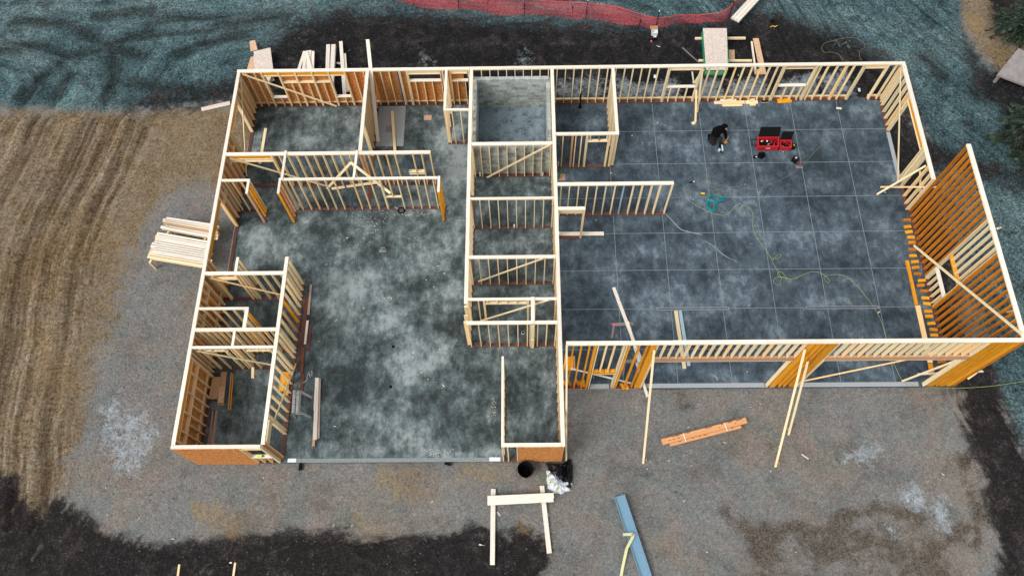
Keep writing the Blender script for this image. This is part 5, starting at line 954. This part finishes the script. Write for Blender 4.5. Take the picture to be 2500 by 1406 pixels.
# tarp and white sacks
def crumple(name, label, cat, outline, z, h, mat, seed):
    """crumpled sheet over an outline with volume underneath"""
    rs = random.Random(seed); import bmesh
    pts = [V3((q[0], q[1], 0)) for q in outline]; c = sum(pts, Vector()) / len(pts); bm = bmesh.new(); rings = []
    K = 9; nP = len(pts) * 4; dense = []
    for i in range(len(pts)):
        for j in range(4): dense.append(pts[i].lerp(pts[(i + 1) % len(pts)], j / 4))
    for r in range(K):
        f = 1 - r / K; ring = []
        for i, q in enumerate(dense):
            p_ = c + (q - c) * f * (1 + .05 * math.sin(i * 1.7 + seed)); zz = z + h * (1 - f ** 2.2) * (1 + .35 * math.sin(i * .9 + r) * math.sin(i * 2.3 + seed)) + rs.uniform(0, .07) * (r > 0)
            if r == 0: zz = z - .02
            ring.append(bm.verts.new((p_.x, p_.y, zz)))
        rings.append(ring)
    top = bm.verts.new((c.x, c.y, z + h))
    for r in range(K - 1):
        for i in range(nP): bm.faces.new((rings[r][i], rings[r][(i + 1) % nP], rings[r + 1][(i + 1) % nP], rings[r + 1][i]))
    for i in range(nP): bm.faces.new((rings[-1][i], rings[-1][(i + 1) % nP], top))
    bm.normal_update(); me = bpy.data.meshes.new(name); 
    for v in bm.verts: v.co -= Vector((c.x, c.y, z))
    bm.to_mesh(me); bm.free(); me.materials.append(M[mat]); o = link(name, me, None, (c.x, c.y, z)); tag(o, label, cat); return o
crumple('black_tarp', 'crumpled black tarp bag by the front corner of the longest wall', 'tarp', [(0.91,6.95),(1.54,6.91),(1.86,7.15),(1.99,7.08),(2.03,6.60),(1.99,6.18),(1.85,5.80),(1.52,6.02),(1.02,6.36)], GZ, .38, 'tarp', 2)
o = crumple('white_sack', 'crumpled white sack with yellow green marks in front of the black tarp', 'sack', [(0.92,6.69),(1.19,6.61),(1.56,6.27),(1.86,6.05),(1.99,6.10),(1.88,5.82),(1.51,5.67),(1.21,5.72),(0.94,5.94),(0.92,6.36)], GZ, .30, 'sack', 5)
for q in ((1.07,6.10,0.26), (0.99,6.38,0.20), (1.33,5.85,0.22)):
    MB().tube([V3(q), V3(q) + Vector((0, 0, .012))], .055, 10, mat='lime').tube([V3(q) + Vector((0, -.02, .012)), V3(q) + Vector((0, -.02, .018))], .028, 8, mat='black').build('printed_mark', o)
# rear misc
t_ = thing('cardboard_box', 'small white box with an open brown flap near the red fence', 'box', (7.17,29.84,-0.10)); p = V3((7.16,29.80,-0.05)); r_ = Matrix.Identity(3)
b = MB()
for off, dim in (((0, -.12, .12), (.3, .015, .24)), ((0, .12, .12), (.3, .015, .24)), ((-.15, 0, .12), (.015, .24, .24)), ((.15, 0, .12), (.015, .24, .24)), ((0, 0, .06), (.28, .22, .02))): b.box(p + Vector(off), dim)
b.build('carton', t_, 'white'); MB().box(p + Vector((-.03, .2, .27)), (.4, .2, .012), Matrix.Rotation(.4, 3, 'X')).build('flap', t_, 'cardboard')
t_ = thing('nail_gun', 'dark tool with grey and pink parts below the white box', 'nail gun', (7.16,29.50,-0.10)); p = V3((7.14,29.44,0.00)); MB().box(p, (.2, .09, .1), Matrix.Rotation(.6, 3, 'Z'), mat='black').box(p + Vector((.03, .1, .02)), (.14, .1, .07), Matrix.Rotation(-.4, 3, 'Z'), mat='sack').build('body', t_); MB().tube([V3((6.97,29.35,-0.08)), V3((6.97,29.31,-0.04))], .05, 10, mat='pink').build('cap', t_)
t_ = thing('drill', 'small black and yellow tool on the dark soil near the top edge', 'drill', (13.58,30.36,-0.10)); MB().box(V3((13.58,30.60,-0.05)), (.24, .1, .12), Matrix.Rotation(.2, 3, 'Z'), mat='black').build('body', t_); MB().tube([V3((13.39,30.17,-0.05)), V3((13.53,30.26,-0.05)), V3((13.66,30.20,-0.05)), V3((13.80,30.28,-0.05))], .02, 6, mat='yellow').build('coiled_lead', t_)
# fence
FP = [(-7.01,32.41,-0.10), (-5.86,32.09,-0.10), (-3.37,31.75,-0.10), (-1.80,31.49,-0.10), (0.22,31.28,-0.10), (2.78,31.09,-0.10), (3.55,30.96,-0.10), (5.09,30.70,-0.10), (6.39,30.37,-0.10), (7.26,30.21,-0.10), (8.38,30.45,-0.10), (9.50,30.60,-0.10), (10.70,30.52,-0.10), (11.24,30.83,-0.10), (11.82,31.60,-0.10), (12.97,32.76,-0.10)]
t_ = thing('safety_fence', 'long sagging red mesh safety fence on dark posts along the top edge', 'fence', FP[0])
bot = smooth_curve([V3(p, GZ) for p in FP], 6); 
hs2 = [1.3, 1.25, 1.05, 1.15, 1.2, 1.1, 1.2, 1.15, .95, .8, .75, .55, .9, 1.15, 1.2, 1.2]; v = []; f = []; tp = []
for i, p in enumerate(bot):
    k = i / 6; h_ = np.interp(k, range(len(hs2)), hs2); tp.append(p + Vector((0, 0, h_)))
    for j in range(5): z_ = h_ * j / 4; v.append((p.x + .05 * math.sin(i * .8 + j), p.y + .09 * math.sin(i * .55 + j * .9), GZ + z_))
for i in range(len(bot) - 1):
    for j in range(4): a = i * 5 + j; f.append((a, a + 5, a + 6, a + 1))
o = MB().poly(v, f).build('mesh_net', t_, 'net')
M['rededge'] = plain('red_edge', (.55, .04, .04)); MB().tube(tp, .02, 4, cap=False).build('top_edge', t_, 'rededge')
for px_, hh in ((0, 1.3), (2, 1.35), (4, 1.35), (6, 1.35), (9, 1.3), (13, 1.4), (1, .9), (3, .8), (5, .9), (8, .8)):
    p = V3(FP[px_], GZ); MB().tube([p + Vector((0, -.03, 0)), p + Vector((.02, -.02, hh))], .022, 6, mat='black').build('post', t_)
    if hh > 1.2: MB().tube([p + Vector((.02, -.02, hh)), p + Vector((.02, -.02, hh + .1))], .026, 6, mat='white').build('post_cap', t_)
# grey plywood platform
t_ = thing('plywood_deck', 'weathered grey flat deck panel at the right edge beside the conifer', 'deck', (25.27,26.57,0.00))
cs = [(24.22,26.39),(25.74,28.06),(27.50,26.65),(26.10,25.33)]; v = [(c[0], c[1], z) for z in (.38, .5) for c in cs]; A = v
MB().poly(v, [(3, 2, 1, 0), (4, 5, 6, 7)] + [(i, (i + 1) % 4, 4 + (i + 1) % 4, 4 + i) for i in range(4)]).build('panel', t_, 'ply')
for c in cs: cq = Vector((c[0], c[1], 0)).lerp(Vector((np.mean([a[0] for a in cs]), np.mean([a[1] for a in cs]), 0)), .12); box('leg', t_, 'grey', cq.x - .06, cq.x + .06, cq.y - .06, cq.y + .06, GZ - .1, .379)
# conifers
def conifer(label, base, H, R, seed, nb=150):
    rs = random.Random(seed); base = V3(base, GZ); t_ = thing('conifer_tree', label, 'tree', base, 'conifers at the right edge')
    MB().tube([base, base + Vector((0, 0, H * .5)), base + Vector((0, 0, H))], .1, 8, radii=[.14, .09, .02]).build('trunk', t_, 'bark')
    v = []; f = []; lb = MB()
    for k in range(nb):
        z = H * (.08 + .9 * (k / nb)); L = R * (1 - (z / H)) ** .8 * rs.uniform(.6, 1.15) + .12; a = rs.uniform(0, 6.283); d = Vector((math.cos(a), math.sin(a), -.25 + .35 * z / H)); s = base + Vector((0, 0, z)); e = s + d * L
        lb.tube([s, e], .02, 4, radii=[.03, .008])
        m_ = int(14 + 34 * L)
        for i in range(m_):
            t = rs.uniform(.15, 1.05); p = s + d * L * t + Vector((0, 0, -.1 * t * t * L)); side = Vector((-d.y, d.x, 0)) * rs.uniform(-1, 1) * .32 * (1.15 - t) * L ** .5
            p = p + side; dd = (d + side * 1.4 + Vector((0, 0, rs.uniform(-.3, .3)))).normalized() * rs.uniform(.09, .2); wv = Vector((rs.uniform(-1, 1), rs.uniform(-1, 1), rs.uniform(-1, 1))).cross(dd).normalized() * rs.uniform(.022, .045)
            q = len(v); v += [p - wv, p + wv, p + dd + wv * .3, p + dd - wv * .3]; f.append((q, q + 1, q + 2, q + 3))
    lb.build('limbs', t_, 'bark'); o = MB().poly(v, f).build('crown', t_, 'needles'); return t_
conifer('dark green conifer just in front of the grey deck panel', (24.79,22.97,-0.10), 4.0, 1.5, 1, 190)
conifer('lowest dark conifer at the right edge, nearest the tall wall', (25.10,21.17,-0.10), 3.0, 1.4, 2, 120)
conifer('dark conifer in the top right corner', (26.78,29.63,-0.10), 3.6, 2.0, 3, 200)
# rocks and clods: uncountable scatter
def scatter(name, regions, n, s0, s1, mat, seed):
    rs = random.Random(seed); b = MB(); vs = [(1, 0, 0), (-.5, .87, 0), (-.5, -.87, 0), (.1, .1, .9), (.2, 0, -.4)]; fs = [(0, 1, 3), (1, 2, 3), (2, 0, 3), (1, 0, 4), (2, 1, 4), (0, 2, 4)]
    for _ in range(n):
        x0, x1, y0, y1 = rs.choice(regions); x, y = rs.uniform(x0, x1), rs.uniform(y0, y1); s = s0 + (s1 - s0) * rs.random() ** 3; a = rs.uniform(0, 6.3); ca, sa = math.cos(a), math.sin(a); e = rs.uniform(.6, 1.3)
        i_ = int(np.clip(np.searchsorted(gx_, x), 0, nx - 1)); j_ = int(np.clip(np.searchsorted(gy_, y), 0, ny - 1)); z = Z[j_ * nx + i_]
        b.poly([(x + s * (p[0] * ca * e - p[1] * sa), y + s * (p[0] * sa * e + p[1] * ca), z + s * p[2]) for p in vs], fs)
    o = b.build(name, None, mat); return tag(o, kind='stuff')
M['stone'] = plain('stone', (.20, .20, .20), .95, .1, .6); M['stonedark'] = plain('stone_dark', (.035, .033, .034), .95, .1, .5); M['stoneteal'] = plain('stone_teal', (.07, .12, .13), .95, .1, .5); M['clod'] = plain('clod', (.16, .125, .085), .95, .1, .4)
scatter('gravel', [(-19, 18, 2, 6.8), (-20, -14.3, 5, 17), (2.5, 18, 2, 9.9)], 5200, .015, .05, 'stone', 1)
scatter('soil_clods', [(-22, 2, 1.5, 4), (-8, 18, 25.7, 30)], 2200, .015, .05, 'stonedark', 2)
scatter('teal_stones', [(18.8, 28, 14, 32), (-28, -8, 26, 33)], 2600, .02, .07, 'stoneteal', 3)
scatter('earth_clods', [(-28, -15, 6, 24)], 3000, .015, .05, 'clod', 4)
scatter('sawdust_chips', [(-8.6, -5.2, 15.5, 18.9), (-3, 1, 7.1, 8), (5, 17, 11, 24), (-9, 1, 9, 15)], 340, .006, .022, 'white', 5)

for nm_, c_, n_, rx_, ry_ in (('sawdust', (-7.12,18.17,0.00), 60, .7, .9), ('sawdust', (-6.29,14.43,0.00), 16, .3, .12), ('sawdust', (-1.29,9.22,0.00), 26, .15, .5), ('sawdust', (-3.60,7.38,0.00), 40, .8, .25), ('sawdust', (-5.39,18.82,0.00), 40, .9, .12), ('sawdust', (-1.59,12.21,0.00), 30, 1.2, .06), ('sawdust', (-5.32,17.38,0.00), 16, .4, .3)):
    b = MB()
    for _ in range(n_):
        x_, y_ = random.gauss(c_[0], rx_ * .5), random.gauss(c_[1], ry_ * .5); a_ = random.uniform(0, 3.14); l_ = random.uniform(.02, .07); d_ = Vector((math.cos(a_), math.sin(a_), 0)); e_ = Vector((-d_.y, d_.x, 0)) * random.uniform(.006, .014); p_ = Vector((x_, y_, .008)); q_ = p_ + d_ * l_ + e_ * 2 * random.uniform(-1, 1)
        b.poly([p_ - e_, p_ + e_, q_ + e_ * .5, q_ - e_ * .5, p_ + Vector((0, 0, .008))], [(0, 3, 2, 1), (0, 1, 4), (1, 2, 4), (2, 3, 4), (3, 0, 4)])
    tag(b.build(nm_, None, 'saw'), kind='stuff')
b = MB()
for _ in range(70):
    x_, y_ = random.choice([(random.uniform(2, 17.5), random.uniform(3, 9.8)), (random.uniform(-18, 1), random.uniform(3.5, 6.7)), (random.uniform(-6, 17), random.uniform(26, 30)), (random.uniform(2, 17.8), random.uniform(10.6, 24.8)), (random.uniform(-9.5, -3), random.uniform(7.5, 18.5))])
    z_ = .012 if (y_ > 7.2 and y_ < 25.2) else GZ + .03; a_ = random.uniform(0, 3.14); b.box((x_, y_, z_), (random.uniform(.04, .13), random.uniform(.015, .04), .012), Matrix.Rotation(a_, 3, 'Z'))
tag(b.build('offcut_litter', None, 'weathered'), kind='stuff')
# ------------------------------------------------------------------ person crouching on the slab
def skin_mesh(name, parent, mat, verts, edges, radii, sub=2, root=0):
    me = bpy.data.meshes.new(name); org = Vector(verts[0]); me.from_pydata([tuple(Vector(v) - org) for v in verts], edges, []); o = link(name, me, parent, org)
    o.modifiers.new('s', 'SKIN'); sk = me.skin_vertices[0].data
    for i, r in enumerate(radii): sk[i].radius = (r, r) if isinstance(r, (int, float)) else r; sk[i].use_root = (i == root)
    ss = o.modifiers.new('u', 'SUBSURF'); ss.levels = sub; ss.render_levels = sub
    me.materials.append(M[mat]); 
    dg = bpy.context.evaluated_depsgraph_get(); me2 = bpy.data.meshes.new_from_object(o.evaluated_get(dg)); me2.polygons.foreach_set('use_smooth', [True] * len(me2.polygons)); o.modifiers.clear(); o.data = me2
    if not me2.materials: me2.materials.append(M[mat])
    return o
pel = V3((9.50,22.83,0.42)); ch = V3((9.69,22.98,0.72)); nk = V3((9.85,23.09,0.84)); hd = V3((9.99,23.06,0.84))
fw = Vector((.55, -.83, 0)).normalized(); rt = Vector((-.83, -.55, 0)).normalized() 
t_ = thing('person', 'person in black hoodie and dark trousers crouching over a tool on the garage slab', 'person', (pel.x, pel.y, 0))
sL, sR = ch - rt * .19 + Vector((0, 0, .08)), ch + rt * .19 + Vector((0, 0, .08))
hL, hR = pel - rt * .11, pel + rt * .11
kL = hL + fw * .38 + Vector((0, 0, .10)); fL = kL + Vector((0, 0, -.45)) + fw * .02; kR = hR + fw * .22 + Vector((0, 0, -.33)); fR = kR - fw * .40 + Vector((0, 0, .0)); kR.z = .09; fR.z = .08; fL.z = .07
hdn = V3((10.11,22.67,0.30)); hdn2 = V3((9.93,22.67,0.30)); eL = (sL + hdn) / 2 + Vector((.06, .02, .02)); eR = (sR + hdn2) / 2 + Vector((-.08, -.02, .02))
skin_mesh('body', t_, 'blackcloth', [pel, pel.lerp(ch, .5) + Vector((-.02, .02, .08)), ch, nk, sL, eL, hdn.lerp(eL, .2), sR, eR, hdn2.lerp(eR, .2)], [(0, 1), (1, 2), (2, 3), (2, 4), (4, 5), (5, 6), (2, 7), (7, 8), (8, 9)], [.24, .30, .30, .15, .14, .10, .06, .14, .10, .06])
skin_mesh('trousers', t_, 'jeans', [pel, hL, kL, fL + Vector((0, 0, .08)), hR, kR, fR], [(0, 1), (1, 2), (2, 3), (0, 4), (4, 5), (5, 6)], [.19, .15, .11, .075, .15, .11, .08])
for f_, s_ in ((fL, fw), (fR, -fw * .3)): skin_mesh('boot', t_, 'black', [f_ - s_ * .05, f_ + s_ * .1, f_ + s_ * .2 - Vector((0, 0, .02))], [(0, 1), (1, 2)], [.055, .055, .045], 1)
hdv = (fw * .6 + Vector((0, 0, -.5))).normalized()
head = skin_mesh('head', t_, 'skin', [nk, nk.lerp(hd, .5), hd + fw * .02, hd + hdv * .09], [(0, 1), (1, 2), (2, 3)], [.055, .07, .10, .07])
nose = MB().tube([hd + fw * .10, hd + fw * .14 + Vector((0, 0, -.03))], .018, 6, radii=[.01, .02]).build('nose', t_, 'skin', True)
for s in (-1, 1):
    MB().tube([hd + rt * s * .095, hd + rt * s * .115], .03, 8).build('ear', t_, 'skin', True); MB().tube([hd + fw * .105 + rt * s * .035 + Vector((0, 0, .01)), hd + fw * .112 + rt * s * .035 + Vector((0, 0, .01))], .012, 6).build('eye', t_, 'black')
skin_mesh('hood', t_, 'blackcloth', [nk - fw * .05, hd - fw * .07 + Vector((0, 0, .0)), hd + Vector((0, 0, .045)), hd + fw * .07 + Vector((0, 0, .04))], [(0, 1), (1, 2), (2, 3)], [.16, .17, .155, .14])
for h_, e_ in ((hdn, eL), (hdn2, eR)):
    d = (h_ - e_).normalized(); sd_ = d.cross(Vector((0, 0, 1))).normalized(); vs = [h_ - d * .03, h_ + d * .04]; es = [(0, 1)]; rr = [.028, .034]
    for k in range(4):
        a_ = h_ + d * .05 + sd_ * (k - 1.5) * .02; ln = (.065, .08, .075, .055)[k]; vs += [a_, a_ + d * ln * .5 - Vector((0, 0, .012)), a_ + d * ln * .75 - Vector((0, 0, .04))]; i0 = len(vs) - 3; es += [(1, i0), (i0, i0 + 1), (i0 + 1, i0 + 2)]; rr += [.011, .010, .008]
    vs += [h_ + sd_ * .035, h_ + sd_ * .06 + d * .03 - Vector((0, 0, .02))]; i0 = len(vs) - 2; es += [(0, i0), (i0, i0 + 1)]; rr += [.013, .010]
    skin_mesh('hand', t_, 'skin', vs, es, rr, 1)
MB().box(pel + Vector((.05, -.1, .05)), (.12, .03, .05), Matrix.Rotation(.3, 3, 'Z'), mat='yellow').build('belt_tool', t_)
bp = lumpy('belt_pouch', None, None, pel - rt * .0 + Vector((-.22, .03, -.05)), (.1, .09, .12), 'blackcloth', 8); child(bp, t_)
t2 = thing('nail_gun', 'white and pale teal nail gun on the slab in front of the crouching person', 'nail gun', (9.81,22.30,0.00)); MB().box(V3((9.93,22.39,0.08)), (.07, .34, .08), mat='tealtool').build('magazine', t2); MB().tube([V3((9.80,22.32,0.08)), V3((9.75,22.23,0.06))], .06, 10, mat='tealtool').build('motor', t2); MB().tube([V3((9.89,22.18,0.06)), V3((9.81,22.13,0.10))], .03, 8, mat='black').build('nose_piece', t2)
t2 = thing('drill', 'yellow and black drill beside the hands of the crouching person', 'drill', (10.19,22.80,0.00)); MB().box(V3((10.15,22.72,0.08)), (.14, .08, .08), Matrix.Rotation(.4, 3, 'Z'), mat='yellow').build('battery', t2); MB().tube([V3((10.16,22.79,0.16)), V3((10.24,22.93,0.20))], .045, 10, mat='orange').build('motor', t2); MB().tube([V3((10.14,22.71,0.10)), V3((10.17,22.78,0.18))], .028, 8, mat='black').build('grip', t2); MB().tube([V3((10.24,22.93,0.20)), V3((10.29,23.00,0.20))], .02, 8, mat='steel').build('chuck', t2)
